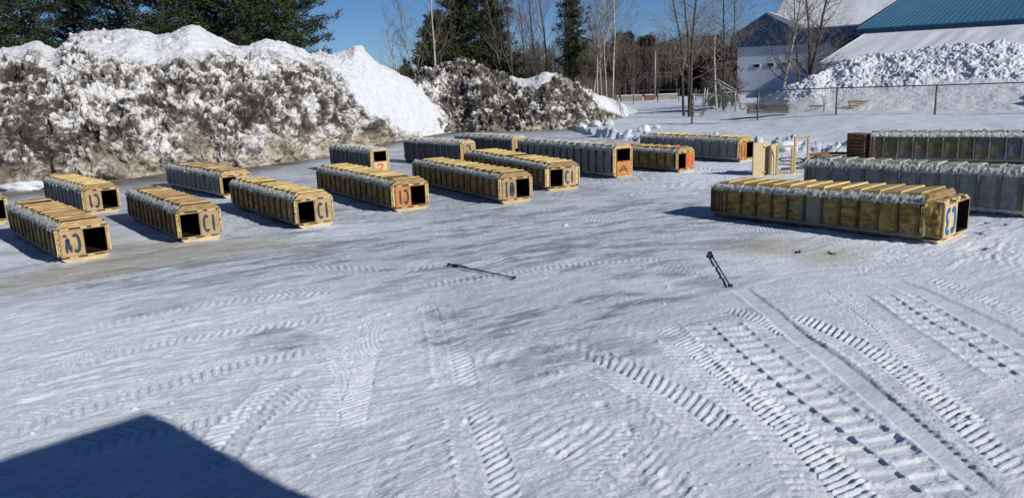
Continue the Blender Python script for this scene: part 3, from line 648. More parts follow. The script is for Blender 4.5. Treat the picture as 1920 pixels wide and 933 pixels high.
    # ragged foam edge peeping out beside the frame
    for s in (-1, 1):
        pts = []; rr = []
        for q in range(14):
            z = zb+.08+(oz1-zb-.06)*q/13; pts.append((s*(w-.045+r.uniform(-.012, .012)), -.03+r.uniform(-.012, .008), z)); rr.append(r.uniform(.012, .03))
        fm = MB(); fm.tube(pts, rr, 6); fm.build('foam_strip', M['foam_cut'], root, smooth=True)
    if extend > .1:
        for s in (-1, 1):
            kk = 26; m_ = 34; V = []
            for a_ in range(m_):
                for b_ in range(kk):
                    V.append((a_/(m_-1), b_/(kk-1)))
            V = np.array(V); nz_ = fbm3(V[:, 0]*5, V[:, 1]*5, V[:, 0]*0+s, 4, 8, .65)
            X_ = s*(ow+.045+.09*(V[:, 0]*1.0)**2+.05*nz_+.02); Y_ = yf+.03+(extend+.06)*V[:, 0]; Z_ = oz0+.02+(oz1-oz0+.02)*V[:, 1]
            edge_ = np.minimum(V[:, 1], 1-V[:, 1])*8; X_ = s*(ow+.015)+(X_-s*(ow+.015))*np.clip(edge_+.15, 0, 1)*np.clip(V[:, 0]*6+.1, 0, 1)
            a_ = np.arange(m_-1)[:, None]*kk; b_ = np.arange(kk-1)[None, :]; q = a_+b_
            mesh_np('foam_slab', np.stack([X_, Y_, Z_], 1), np.stack([q, q+1, q+kk+1, q+kk], -1).reshape(-1, 4), M['foam_y'], root)
        for q in range(5):
            sb = MB(); sb.box((-ow+.12+q*(2*ow-.2)/4, yf+.12+r.uniform(-.02, .06), oz1+e+.035), (r.uniform(.14, .24), r.uniform(.1, .2), .06), Matrix.Rotation(r.uniform(-.1, .1), 3, 'Z')); sb.build('shim_block', M['pine'] if q % 2 else M['foam_cut'], root, bevel=.004)
    if layout == 'v':   # octagonal end ring of pale boards
        rg = MB(); o8 = [(-w+b*.9, .03), (w-b*.9, .03), (w+.012, zb+.1), (w+.012, H-bz), (w-b, H+.015), (-w+b, H+.015), (-w-.012, H-bz), (-w-.012, zb+.1)]
        i8 = [(-ow-e, oz0-e), (ow+e, oz0-e), (ow+e, oz0+.0), (ow+e, oz1-.0), (ow+e, oz1+e), (-ow-e, oz1+e), (-ow-e, oz1), (-ow-e, oz0)]
        P_ = [(x, -.02, z) for x, z in o8]+[(x, -.02, z) for x, z in i8]+[(x, .03, z) for x, z in o8]+[(x, .03, z) for x, z in i8]; F_ = []
        for q in range(8):
            p_ = (q+1) % 8; F_ += [(q, p_, 8+p_, 8+q), (16+q, 24+q, 24+p_, 16+p_), (q, 16+q, 16+p_, p_)]
        rg.poly(P_, F_); rg.build('end_ring', M['pine'], root)
    # --- ribs on both flanks
    n = int((L-.15)/pitch); smat = M['stud'] if side == 'y' or studside else M['stud_grey']
    ypos = [.10+pitch*q+r.uniform(-.01, .01) for q in range(n+1)]
    if far_ribs: ypos += [L-.05-.1*q for q in range(far_ribs)]
    for q, y in enumerate(ypos):
        for s in (-1, 1):
            sb = MB(); ww = r.uniform(.035, .05); ztop = H-bz-.05+r.uniform(-.03, .02)
            sb.box((s*(w-.008), y, (zb+.09+ztop)/2), (.045, ww, ztop-zb-.09), Matrix.Rotation(r.uniform(-.012, .012), 3, 'X')); sb.build('side_rib', smat, root, warp=warp)
            if side != 'y' and r.random() < .85:
                # foam run down over the rib
                pts = []; rr = []; zl_ = ztop+.05; ln = r.uniform(.12, .3)
                for k2 in range(6): pts.append((s*(w+.004), y+r.uniform(-.012, .012), zl_-ln*k2/5)); rr.append(.034*(1-k2/6.5))
                fm = MB(); fm.tube(pts, rr, 5); fm.build('foam_run', M['foam_lump'], root, smooth=True, warp=warp)
    # --- top boards
    for q in range(n):
        y = (ypos[q]+ypos[q+1])/2; wd = pitch*(.82 if top == 'wood' else .74)
        if top == 'wood' and r.random() < .045: continue
        tb = MB(); c0 = w-b+r.uniform(-.02, .01); zt = H-.012; hh = .03; wl_ = r.uniform(.05, .12); wr_ = r.uniform(.05, .12)
        prof = [(-c0-wl_, -wl_*.72), (-c0, hh), (c0, hh), (c0+wr_, -wr_*.72), (c0+.0, -.02), (-c0, -.02)]
        tb.prism(prof, -wd/2, wd/2)
        rot = Matrix.Rotation(-r.uniform(.09, .16), 3, 'X') @ Matrix.Rotation(r.uniform(-.015, .015), 3, 'Z')
        tb.v = [tuple(rot @ Vector(p)+Vector((0, y, zt+.02))) for p in tb.v]
        tb.build('top_board', M[tb_] if top == 'wood' else M['board_grey'], root, warp=warp, bevel=.004)
    # --- lumpy sprayed foam along the upper shoulders (and the lower ones, thinner)
    for (s, zc, xc, rad, nm) in ((-1, H-bz*.55-.01, -w+b*.47, .112, 'foam_crust'), (1, H-bz*.55-.01, w-b*.47, .112, 'foam_crust'), (-1, zb+.05, -w+.075, .06, 'foam_skirt'), (1, zb+.05, w-.075, .06, 'foam_skirt')):
        m = int(L/.02); kk = 16; yv = np.linspace(.02, L-.01, m)[:, None]*np.ones((1, kk)); th_ = np.linspace(0, 2*math.pi, kk, endpoint=False)[None, :]*np.ones((m, 1))
        ph = seed*3.1+zc*7+s; e1, e2 = np.cos(th_), np.sin(th_)
        g = fbm3(yv*7+ph, e1*1.3, e2*1.3, 4, seed+5, .7); g2_ = fbm3(yv*24+ph, e1*4, e2*4, 3, seed+6, .7)
        c1, c2, ci = cell3(yv.ravel()*13+ph, e1.ravel()*1.6, e2.ravel()*1.6, seed); cl = (np.clip(c2-c1, 0, .5)*(.3+ci)).reshape(m, kk)
        rad_ = rad*crust*(.7+.42*g+.45*g2_+.42*cl)
        notch = sstep(.0, .28, np.abs(np.sin((yv-.10)/pitch*math.pi))); bid = np.floor((yv-.10)/pitch); br_ = .8+.4*(np.abs(np.sin(bid*12.9898+seed*7.1+s)*43758.5) % 1); rad_ = rad_*(1-(1-notch)*(.08+.3*(br_-.8)/.4))*(.75+.25*br_)
        # band lies flat against the chamfer: long axis along the slope
        al = math.atan2(bz, b)*(1 if s < 0 else -1) if nm == 'foam_crust' else math.pi/2
        A_ = e1*rad_*(1.18 if nm == 'foam_crust' else 1.0); B_ = e2*rad_*(.46 if nm == 'foam_crust' else .8)
        Xc = xc+A_*math.cos(al)-B_*math.sin(al); Zc = zc+A_*math.sin(al)+B_*math.cos(al)
        kz = 1+(taper-1)*yv/L
        V = np.stack([Xc*(1+(taper-1)*.4*yv/L), yv, np.maximum(Zc, .012)*kz], -1).reshape(-1, 3)
        i = np.arange(m-1)[:, None]*kk; j = np.arange(kk)[None, :]; jn = (j+1) % kk
        Fq = np.stack([i+j, i+jn, i+kk+jn, i+kk+j], -1).reshape(-1, 4)
        mesh_np(nm, V, Fq, M['foam_lump'] if nm == 'foam_crust' or side == 'g' else M['foam_g'], root, smooth=False)
    for s in (-1,):
        for q in range(int(L*2.4)):
            fm = MB()
            y = r.uniform(.05, L-.1); zz = H-bz-.02; ln = r.uniform(.03, .12); rr0 = r.uniform(.006, .016); dy = r.uniform(-.04, .04)
            fm.tube([(s*(w-.01), y, zz+.03), (s*(w+.012), y+dy*.5, zz-ln*.5), (s*(w+.0), y+dy, zz-ln)], [rr0*1.6, rr0, rr0*.3], 4)
            fm.build('foam_drip', M['foam_lump'], root, warp=warp)
    return root

def boxes():
    F = formbox
    F((110, 496), -42, 5.3, 'nearest wood-topped box at left, dark C4 painted upside down left of its opening', hole='R', marks=['4', 'C'], flip=True, seed=1, W=1.1)
    F((158, 405), -43, 4.6, 'grey-sided wood-topped box directly behind the leftmost near box, mark left of opening', side='g', hole='R', marks=['1f', 'C'], flip=True, seed=2, tb_='board_y')
    F((335, 458), -38, 5.1, 'wood-topped box second from left in the near row, dark C1 on the right half', hole='L', marks=['C', '1'], seed=3)
    F((415, 373), -42, 5.2, 'grey-sided wood-topped box partly hidden behind the third box of the near row', side='g', hole='L', marks=['C', '1'], seed=4, W=1.12)
    F((555, 431), -37, 5.2, 'yellow-sided box third in the near row with a bold black C1 right of its opening', hole='L', marks=['C', '1'], seed=5, tb_='board_y')
    F((735, 399), -33, 6.2, 'box with an orange cover panel marked 1C left of its square opening', hole='R', marks=['1', 'C'], flip=True, panel='ply_orange', seed=6, tb_='board_y', W=1.2)
    F((697, 331), -37, 3.9, 'short dark upright box near the dirty pile with a red 2 under its opening', W=.82, H=1.08, side='d', top='g', layout='v', hole='T', panel='ply_pale', marks=['2'], paint='paint_red', seed=7)
    F((865, 313), -43, 4.2, 'dark grey upright box with a 3 painted at the top of its end', W=.82, H=1.08, side='d', top='g', layout='v', hole='B', marks=['3'], seed=8)
    F((961, 303), -40, 4.4, 'black-sided upright box farthest back between two grey boxes', W=.84, H=1.1, side='d', top='g', layout='v', hole='B', marks=['1'], seed=9)
    F((935, 384), -30, 6.4, 'box with a round 0 and a 1 painted in black left of its opening', hole='R', marks=['I', 'O'], seed=10, tb_='board_y', W=1.18)
    F((1022, 360), -25, 6.9, 'box with a slim dark C1 right of its opening, beside the tall grey box', hole='L', marks=['C', '1'], seed=11, tb_='board_y', W=1.3)
    F((1150, 336), -34, 6.0, 'large grey ribbed upright box with a brown panel below its opening', W=.9, H=1.16, side='g', top='g', layout='v', hole='T', panel='ply_orange', marks=['A'], paint='paint_brown', seed=12, studside=True)
    F((1267, 325), -38, 5.3, 'wood-topped box with a bright red number on its orange panel', hole='L', marks=['E', '1'], paint='paint_red', panel='ply_orange', seed=13, W=1.05)
    F((1382, 305), -37, 5.4, 'rearmost grey-sided box behind the plywood panels, brown scrawl on orange cover', side='g', hole='R', marks=['E', '1'], paint='paint_brown', panel='ply_orange', seed=14, tb_='board_y', W=1.08, H=.98)
    F((1727, 458), -40.5, 5.2, 'nearest golden box at right with a blue C3 on its protruding end', hole='R', marks=['3', 'C'], flip=True, paint='paint_blue', panel='ply_pale', seed=15, tb_='board_y', extend=.3, taper=.86, pitch=.42, far_ribs=4, W=1.6, H=1.0, crust=1.1, mw=.11, ow_=.66)
    F((1918, 410), -45, 5.35, 'long grey upright box right behind the golden box', W=1.0, H=1.14, side='g', top='g', layout='v', hole='T', marks=['1'], seed=16, far_ribs=3, crust=1.15, pitch=.45)
    p = U(1628, 304); a = math.radians(-62); L = 6.6
    F(None, -62, L, 'dark grey upright box farthest right with a pallet stack at its end', W=1.0, H=1.14, side='o', top='g', layout='v', hole='T', marks=['1'], seed=17, origin=(p.x-math.sin(a)*L, p.y-math.cos(a)*L), pitch=.5, far_ribs=2, crust=1.1)
    q = U(-62, 428)
    F(None, -42, 4.8, 'box cut off by the left edge of the photo', hole='R', marks=['1', 'C'], flip=True, seed=18, origin=(q.x, q.y))

# ------------------------------------------------------------------ small things in the yard
def gz(x, y): return float(G(np.array([x]), np.array([y]))[0])
def pallet(loc, rz, label, mat='oldwood', group=None, parts=True, size=(1.1, 1.0), tiltx=0, seed=0, cat='pallet'):
    r = random.Random(seed)
    p = empty('pallet', loc, rz, label=label, cat=cat, group=group); p.rotation_euler = (tiltx, 0, rz)
    w, d = size
    for s in (-1, 0, 1):
        m = MB(); m.box((s*(w/2-.03), 0, .065), (.045, d, .09)); m.build('stringer', M[mat], p)
    for k in range(6):
        m = MB(); m.box((0, -d/2+.05+k*(d-.1)/5, .12), (w, .1, .018), Matrix.Rotation(r.uniform(-.02, .02), 3, 'Z')); m.build('deck_board', M[mat], p)
    for k in range(3):
        m = MB(); m.box((0, -d/2+.05+k*(d-.1)/2, .009), (w, .1, .018)); m.build('bottom_board', M[mat], p)
    return p
def props():
    # black shoring poles
    for (a, b, lab) in (((842, 499), (964, 524), 'black telescopic pole lying crosswise in the middle of the yard'), ((1331, 477), (1369, 539), 'black telescopic pole pointing away at the start of the smooth rut')):
        A = U(*a); B = U(*b); d = B-A; L = d.length; u = d.normalized()
        root = empty('shoring_pole', (A.x, A.y, .04), math.atan2(u.y, u.x), label=lab, cat='pole', group='loose poles on the ice')
        m = MB(); m.tube([(0.02, 0, 0), (L*.62, 0, 0)], .014, 10); m.build('outer_tube', M['black'], root)
        m = MB(); m.tube([(L*.6, 0, 0), (L-.02, 0, -.005)], .013, 10); m.build('inner_tube', M['steel'], root)
        for x in (0.0, L): m = MB(); m.box((x, 0, 0), (.03, .085, .05)); m.build('end_plate', M['black'], root, bevel=.005)
        m = MB(); m.tube([(L*.06, 0, 0), (L*.14, 0, 0)], .03, 10); m.build('collar', M['black'], root)
        if a[0] > 1000: continue
        m = MB(); m.tube([(L*.1, -.01, .02), (L*.13, .05, .02), (L*.26, .055, .0), (L*.3, .02, 0)], .009, 6); m.build('handle', M['black'], root)
    # plywood panels & frames
    def panel(pxa, pxb, yb, h, lab, mat='ply_pale', th=.04, rot=0):
        A = U(pxa, yb[0]); B = U(pxb, yb[1]); d = B-A; L = d.length
        o = empty('plywood_panel', (A.x, A.y, 0), math.atan2(d.y, d.x), label=lab, cat='panel', group='plywood panels standing by the frames')
        m = MB(); m.box((L/2, 0, h/2+.01), (L, th, h)); m.build('sheet', M[mat], o)
        for z in (.12, h-.12): m = MB(); m.box((L/2, -.045 if rot else .045, z), (L*.96, .045, .05)); m.build('batten', M['ply'], o)
        for x in (.03, L-.03): m = MB(); m.box((x, .045, h/2), (.045, .05, h*.96)); m.build('edge_batten', M['ply'], o)
        return o
    panel(1411, 1430, (330, 329), 1.15, 'pale plywood panel at the left of the standing group')
    panel(1428, 1443, (329, 327), 1.13, 'middle plywood panel with a diagonal shadow across it', rot=1)
    panel(1443, 1455, (329, 324), 1.06, 'narrow plywood panel closest to the wooden frames')
    def frame(x0, x1, yb, h, lab, rz_extra=0):
        A = U(x0, yb); B = U(x1, yb-1); d = B-A; L = d.length; t = .07
        o = empty('wooden_frame', (A.x, A.y, 0), math.atan2(d.y, d.x), label=lab, cat='frame', group='empty wooden frames standing on the ice')
        for x in (t/2, L-t/2): m = MB(); m.box((x, 0, h/2), (t, .09, h)); m.build('upright', M['pine'], o, bevel=.004)
        for z in (t/2, h-t/2): m = MB(); m.box((L/2, .001, z), (L-2*t, .088, t)); m.build('rail', M['pine'], o, bevel=.004)
        return o, L
    frame(1454, 1486, 329, 1.04, 'lower wooden frame beside the plywood panels')
    o, L = frame(1487, 1515, 326, 1.32, 'taller wooden frame with a small block in its top corner')
    m = MB(); m.box((.16, 0, 1.19), (.17, .05, .09)); m.build('corner_block', M['ply_pale'], o)
    # pallet stack beside the dark box
    p = U(1614, 301)
    for k in range(8):
        pallet((p.x+rnd.uniform(-.02, .02), p.y, .0+k*.135), math.radians(20+rnd.uniform(-2, 2)), 'brown pallet in the tall stack beside the dark box, ' + ['bottom one', 'second from bottom', 'third from bottom', 'fourth from bottom', 'fourth from top', 'third from top', 'second from top', 'topmost'][k], group='pallets in the tall stack', seed=k, size=(.6, .95))
    p = U(1560, 303)
    pallet((p.x, p.y+.3, .0), math.radians(12), 'low brown pallet lying behind the grey box', seed=31, size=(1.5, 1.0))
    pallet((p.x+.25, p.y+.5, .14), math.radians(4), 'second low pallet lying askew on the brown one', seed=32, size=(1.5, 1.0), mat='greywood')
    p = U(1535, 303)
    m = MB(); m.box((0, 0, .0), (1.1, .1, .09)); o = m.build('timber_beam', M['oldwood']); o.location = (p.x-.1, p.y-.2, .33); o.rotation_euler = (0, 0, .5); setp(o, 'short reddish timber beam on the low pallets', 'beam')
    p = U(1500, 318)
    m = MB(); m.box((0, 0, .05), (1.4, .1, .09)); o = m.build('timber_beam', M['oldwood']); o.location = (p.x, p.y, .0); o.rotation_euler = (0, 0, .08); setp(o, 'timber beam on the ground behind the wooden frames', 'beam')
    # cables
    for k, (pts, lab) in enumerate(([((1452, 305), (1470, 297), (1495, 300), (1530, 306)), 'upper black cable looping behind the frames'], [((1450, 300), (1475, 305), (1500, 309), (1525, 313)), 'middle black cable sagging behind the frames'], [((1448, 313), (1480, 310), (1505, 313), (1530, 318)), 'lower black cable lying behind the frames'])):
        Q = [U(*q) for q in pts]; Q2 = interp_curve([tuple(q)[:2] for q in Q], .12)
        m = MB(); m.tube([(q[0], q[1], .03+.05*math.sin(i*.5)**2) for i, q in enumerate(Q2)], .022, 6); o = m.build('cable', M['black'], smooth=True); setp(o, lab, 'cable', 'cables behind the frames')
    A = UD(1556, 292, 31.6); 
    m = MB(); m.tube([(A.x, A.y, gz(A.x, A.y)+.02), (A.x+.9, A.y+1.2, gz(A.x+.9, A.y+1.2)+.3), (A.x+1.8, A.y+1.8, .9)], .02, 6); o = m.build('steel_bar', M['black']); setp(o, 'thin black bar leaning on the snow left of the pallet stack', 'bar')
    # snow chunks
    for k, (px, py, r, Y, lab, mt) in enumerate([(1290, 396, .1, None, 'small white snow clump in the shadow tip of the golden box', 'snow'), (1115, 240, .45, None, 'dirty snow chunk at the foot of the dark pile', 'pile'), (1140, 238, .4, None, 'small grey snow chunk right of the dirty chunk', 'pile'),
            (1208, 250, .42, None, 'pointed white snow block standing in the open yard behind the boxes', 'snow'), (1180, 252, .2, None, 'low snow block next to the pointed one', 'snow'), (1468, 262, .5, 35.0, 'rounded snow block on the bank behind the wooden frames', 'snow'), (1060, 424, .06, None, 'tiny white snow lump in the middle of the ice', 'snow'),
            (40, 356, .45, None, 'low white snow heap at the foot of the dirty pile', 'snow'), (212, 322, .3, None, 'white rounded snow block at the pile foot above the second box', 'snow'), (1232, 243, .22, None, 'white snow block right of the pointed one', 'snow'), (1090, 246, .3, None, 'small snow block left of the dirty chunk', 'snow')]):
        p = U(px, py) if Y is None else UD(px, py, Y)
        z = gz(p.x, p.y)
        lump_obj('snow_chunk', (p.x, p.y, z+r*.25), r, M[mt], 40+k, lab, group='loose snow chunks', sq=(1.1, 1, .85) if 'heap' not in lab else (2.2, 1, .6))
    # debris
    for k, (px, py) in enumerate([(1282, 396), (1846, 470), (1850, 421), (1884, 424), (1838, 440), (1498, 475), (1560, 478)]):
        p = U(px, py); m = MB(); r = random.Random(k+90)
        for q in range(6):
            a = r.uniform(0, 6.28); l = r.uniform(.03, .13); m.tube([(0, 0, .02), (math.cos(a)*l*.5, math.sin(a)*l*.5, r.uniform(.02, .07)), (math.cos(a)*l, math.sin(a)*l, r.uniform(.01, .05))], [.012, .01, .004], 4)
        o = m.build('debris', M['bark']); o.location = (p.x, p.y, 0)
        setp(o, ['dark scrap beside the snow clump at the shadow tip', 'spiky dark debris in front of the golden box end', 'dark scrap by the far corner of the blue C3 end', 'small scrap farthest right near the grey box', 'flat dark scrap between the two right boxes and the edge', 'dark crumb just left of the far rut', 'dark crumb right of the upright pole'][k], 'debris', 'scraps on the ice')

# ------------------------------------------------------------------ fence and beyond
def fence():
    tops = [(1298, 178, 56), (1422, 170, 54.3), (1570, 165, 51.8), (1757, 160, 48.8), (1975, 153, 45.8), (2230, 147, 43)]
    T = [UD(*t) for t in tops]
    root = empty('chain_link_fence', (T[0].x, T[0].y, 0), 0, label='grey chain link fence with angled post tops across the snow field', cat='fence')
    O = Vector((T[0].x, T[0].y, 0))
    T = [t-O for t in T]
    for t in T:
        m = MB(); m.tube([(t.x, t.y, -.2), (t.x, t.y, t.z+.03)], .062, 8); m.build('post', M['steel'], root, smooth=True)
        m = MB(); m.tube([(t.x, t.y, t.z+.02), (t.x+.28, t.y-.1, t.z+.42)], .022, 6); m.build('barb_arm', M['galv'], root)
    for a, b in zip(T[:-1], T[1:]):
        m = MB(); m.tube([a, b], .042, 6); m.build('top_rail', M['steel'], root)
        h0 = min(1.95, a.z); L = (b-a).length; u = (b-a)/L; m = MB(); Hh = 1.8; step = .15
        n = int(L/step)
        for k in range(-int(Hh/step), n+1):
            for s in (1, -1):
                x0 = k*step if s == 1 else k*step+Hh; x1 = x0+s*Hh; z0, z1 = 0.0, Hh
                # clip to panel
                pts = []
                t0, t1 = 0, 1
                for lim, sg in ((0, 1), (L, -1)):
                    f0 = (x0-lim)*sg; f1 = (x1-lim)*sg
                    if f0 < 0 and f1 < 0: t0 = 2; break
                    if f0 < 0: t0 = max(t0, f0/(f0-f1))
                    if f1 < 0: t1 = min(t1, f0/(f0-f1))
                if t0 >= t1: continue
                for t in (t0, t1):
                    x = x0+(x1-x0)*t; z = z0+(z1-z0)*t; q = a+u*x; pts.append((q.x, q.y, q.z-z))
                m.tube(pts, .0045, 3)
        m.build('wire_mesh', M['galv'], root)
    # bent gate frame of tubes
    g = empty('bent_gate_frame', tuple(UD(1300, 228, 55)), 0, label='tangled bent steel tube frame at the left end of the fence', cat='gate frame')
    GO = g.location.copy()
    z6 = lambda x, y: (1160+x/3.8875, y/3.8875)
    for poly in ([(548, 680), (545, 850)], [(630, 640), (600, 850)], [(650, 640), (615, 845)], [(620, 760), (680, 700), (770, 690), (815, 710), (845, 745)], [(850, 670), (848, 810)], [(870, 690), (890, 800)], [(650, 620), (720, 580), (860, 660)], [(700, 590), (780, 640), (880, 690)], [(620, 810), (680, 775), (790, 820)], [(530, 690), (620, 690), (860, 668)], [(545, 850), (600, 850)], [(650, 650), (730, 600), (800, 700)], [(720, 585), (745, 650), (790, 640)]):
        m = MB(); m.tube([UD(*z6(*p), 54.6+.35*math.sin(i*2+p[0]*.02))-GO for i, p in enumerate(poly)], .045, 6); m.build('tube', M['galv'], g, smooth=True)
    # pallets and lumber behind fence
    p = UD(1440, 211, 57)
    for k in range(5):
        pallet((p.x+rnd.uniform(-.1, .1), p.y, p.z-.05+k*.15), math.radians(-25+rnd.uniform(-3, 3)), 'weathered pallet in the low stack behind the fence, '+['lowest', 'second up', 'middle', 'second from top', 'top'][k], 'greywood', 'pallets stacked behind the fence', seed=60+k, size=(2.9, 1.4))
    p = UD(1610, 209, 57)
    o = pallet((p.x, p.y, p.z+.35), math.radians(12), 'weathered pallet propped on edge in the snow behind the fence', 'greywood', seed=70, size=(1.6, .9), tiltx=math.radians(62))
    p = UD(1530, 199, 58)
    m = MB(); m.box((0, 0, 0), (1.0, .05, .14)); o = m.build('plank', M['oldwood']); o.location = p; setp(o, 'dark plank stuck in the snow by the small bare shrub', 'plank')

def beyond():
    # light pole
    B = UD(1228, 181, 118); T = UD(1228, 92, 118); o = empty('light_pole', (B.x, B.y, 0), label='tall pale light pole in front of the far woods', cat='light pole')
    m = MB(); m.tube([(0, 0, -.1), (0, 0, T.z)], [.13, .09], 8); m.build('mast', M['galv'], o, smooth=True)
    m = MB(); m.box((0, 0, T.z+.1), (1.2, .5, .18)); m.build('lamp_head', M['steel'], o)
    # concrete barriers
    conc = simple('concrete', [(.3, (.2, .18, .15)), (.7, (.36, .33, .28))], 2, .9)
    for k, (x0, x1, yb, lab) in enumerate([(1120, 1160, 184, 'leftmost low concrete barrier across the far lot'), (1163, 1204, 182, 'second low concrete barrier from the left'), (1208, 1226, 181, 'dark short barrier left of the light pole'), (1232, 1270, 179, 'long low barrier right of the light pole')]):
        A = UD(x0, yb, 112); Bq = UD(x1, yb-1, 112); L = (Bq-A).length
        o = empty('concrete_barrier', (A.x, A.y, 0), label=lab, cat='barrier', group='concrete barriers at the far lot')
        m = MB(); m.box((L/2, 0, .42), (L, .5, .85)); m.build('block', conc if k != 2 else M['oldwood'], o, bevel=.03)
        m = MB(); m.box((L/2, 0, .9), (L, .5, .12)); m.build('snow_cap', M['snow'], o, bevel=.04)
    # gantry frame
    A = UD(1170, 170, 135); o = empty('steel_gantry', (A.x, A.y, 0), label='long pale lattice gantry standing before the far woods', cat='gantry')
    wL = UD(1258, 138, 135).x-A.x; hT = UD(1200, 138, 135).z
    m = MB()
    m.tube([(0, 0, hT), (wL, 0, hT)], .1, 4); m.tube([(0, 0, hT-.7), (wL, 0, hT-.7)], .08, 4)
    for k in range(14): m.tube([(wL*k/14, 0, hT-.7*(k % 2)), (wL*(k+1)/14, 0, hT-.7*((k+1) % 2))], .06, 4)
    m.build('truss', M['galv'], o)
    for fx in (0, .28, .5, .57, .76, .9, 1): m = MB(); m.tube([(wL*fx, 0, 0), (wL*fx, 0, hT)], .1, 4); m.build('leg', M['galv'], o)
    # far dark fence
    A = UD(1150, 182, 100); Bq = UD(1305, 176, 96)
    o = empty('far_fence', (A.x, A.y, 0), label='thin dark wire fence between the far lot and the snow field', cat='fence')
    for t in (0, .25, .55, .8, 1):
        q = (Bq-A)*t; m = MB(); m.tube([(q.x, q.y, -.1), (q.x, q.y, 1.9)], .06, 5); m.build('post', M['steel'], o)
    q = Bq-A; m = MB(); m.tube([(0, 0, 1.75), (q.x, q.y, 1.75)], .04, 4); m.build('top_rail', M['steel'], o)
    # ---- white building with blue gable
    wall = simple('white_siding', [(.3, (.64, .67, .73)), (.7, (.7, .73, .78))], 1, .6, (3, 3, .2), .1, .01, objvar=0)
    blue = simple('blue_metal_siding', [(.3, (.022, .06, .13)), (.7, (.035, .085, .17))], 1, .45, (6, 6, .2), .15, .01, objvar=0)
    glass = simple('dark_window_glass', [(.3, (.01, .012, .015)), (.7, (.03, .035, .04))], 2, .1, None, 0, objvar=0, spec=.6)
    a = math.radians(30); u = Vector((math.cos(a), -math.sin(a), 0)); bk = Vector((math.sin(a), math.cos(a), 0))
    P0 = UD(1383, 92, 125); O = Vector((P0.x, P0.y, 0))
    def hit(px, py, off=0):   # point where the pixel ray meets the facade plane (offset towards the viewer)
        d = ray(px, py); n = bk; t = (O-bk*off-CAM).dot(n)/d.dot(n); p = CAM+d*t-O; return p.dot(u), p.z
    b = empty('white_building', O, -a, label='white building with dark blue gable and deep snow on its roof', cat='building')
    sL, _ = hit(1383, 92); sA, zA = hit(1438, 26); sE, zE = hit(1372, 71); sV, zV = hit(1492, 55); sR = 50.0
    zw = hit(1470, 84)[1]
    D = 26
    m = MB(); m.box((sR/2, D/2, zw/2), (sR, D, zw)); m.build('wall', wall, b)
    # blue gable & band
    m = MB(); m.prism([(sE, zE-.25), (sE, zE), (sA, zA), (sV, zV), (sV, zw-.1), (0, zw-.1)], -.25, .0); m.build('gable', blue, b)
    m = MB(); m.box(((sV+sR)/2+.01, -.12, (zV+zw-.1)/2), (sR-sV, .24, zV-zw+.1)); m.build('fascia', blue, b)
    # gable wing roof (snow covered both slopes)
    m = MB(); m.poly([(sE-.2, -.5, zE+.1), (sA, -.5, zA+.12), (sA, D*.8, zA+.12), (sE-.2, D*.8, zE+.1), (sE-.2, -.5, zE-.15), (sA, -.5, zA-.13), (sA, D*.8, zA-.13), (sE-.2, D*.8, zE-.15)], [(0, 1, 2, 3), (7, 6, 5, 4), (0, 4, 5, 1), (3, 2, 6, 7), (0, 3, 7, 4)]); m.build('wing_roof_edge', blue, b)
    rz_ = zA+.35; m = MB()
    zr2 = 22; dr = 25
    def roofgrid(x0, x1, n, m_, y0, y1, z0, z1, cut, name, mat, th):
        V = []; Fc = []
        for jj in range(m_+1):
            for ii in range(n+1):
                fx = ii/n; fy = jj/m_; xl = x0+cut*fy; x = xl+(x1-xl)*fx; y = y0+(y1-y0)*fy; z = z0+(z1-z0)*fy
                z += th*(.5+.5*float(fbm2(np.array([x*.3]), np.array([y*.3]), 3, 3)[0]))*min(1, fx*8, fy*6+.4)
                V.append((x, y, z))
        for jj in range(m_):
            for ii in range(n): q = jj*(n+1)+ii; Fc.append((q, q+1, q+n+2, q+n+1))
        k = len(V); V += [(x0, y0, z0-.2), (x1, y0, z0-.2), (x1, y1, z1-.2), (x0+cut, y1, z1-.2)]
        Fc += [(k, k+1, k+2, k+3)]
        Fc += [tuple([k]+list(range(0, n+1))+[k+1])[::-1]]; Fc += [tuple([k]+[jj*(n+1) for jj in range(m_+1)]+[k+3])]
        Fc += [tuple([k+3]+[m_*(n+1)+ii for ii in range(n+1)]+[k+2])]
        mb = MB(); mb.v = V; mb.f = Fc; return mb.build(name, mat, b, smooth=False)
    s2 = sV-.6
    roofgrid(sA+.05, sR+.5, 60, 24, .05, dr, zV+.02, zr2, 1.0, 'roof_snow', M['snow'], .5)
    m = MB(); m.prism([(sV-.1, zV+.05), (sA+.02, zA+.0), (sA+.1, zA+.32), (sV+1.2, zV+.5)], -.1, D*.5); m.build('wing_roof_snow', M['snow'], b)
    m = MB(); m.poly([(sA+1.05, dr, zr2), (sR+.5, dr, zr2), (sR+.5, 2*dr, zV), (sA+1.05, 2*dr, zV)], [(0, 1, 2, 3)]); m.poly([(sA+1.05, dr, zr2-.01), (sA+1.05, 2*dr, zV), (sA+1.05, D*.4, zV)], [(0, 1, 2)]); m.build('rear_roof', M['snow'], b)
    for (px, py) in ((1418.5, 123.5), (1445, 121.5), (1473, 120)):
        s, z = hit(px, py, .05); m = MB(); m.box((s, -.04, z), (1.1, .08, .55)); w = m.build('window', wall, b); m = MB(); m.box((s, -.085, z), (.92, .02, .42)); m.build('pane', glass, w)
    for px in (1567, 1580):
        s, z = hit(px, 84, .05); m = MB(); m.box((s, -.04, z), (1.45, .08, 1.2)); w = m.build('window', wall, b); m = MB(); m.box((s, -.085, z), (1.25, .02, .98)); m.build('pane', glass, w)
    # ---- metal-roofed building
    a = math.radians(38); u = Vector((math.cos(a), -math.sin(a), 0)); bk = Vector((math.sin(a), math.cos(a), 0))
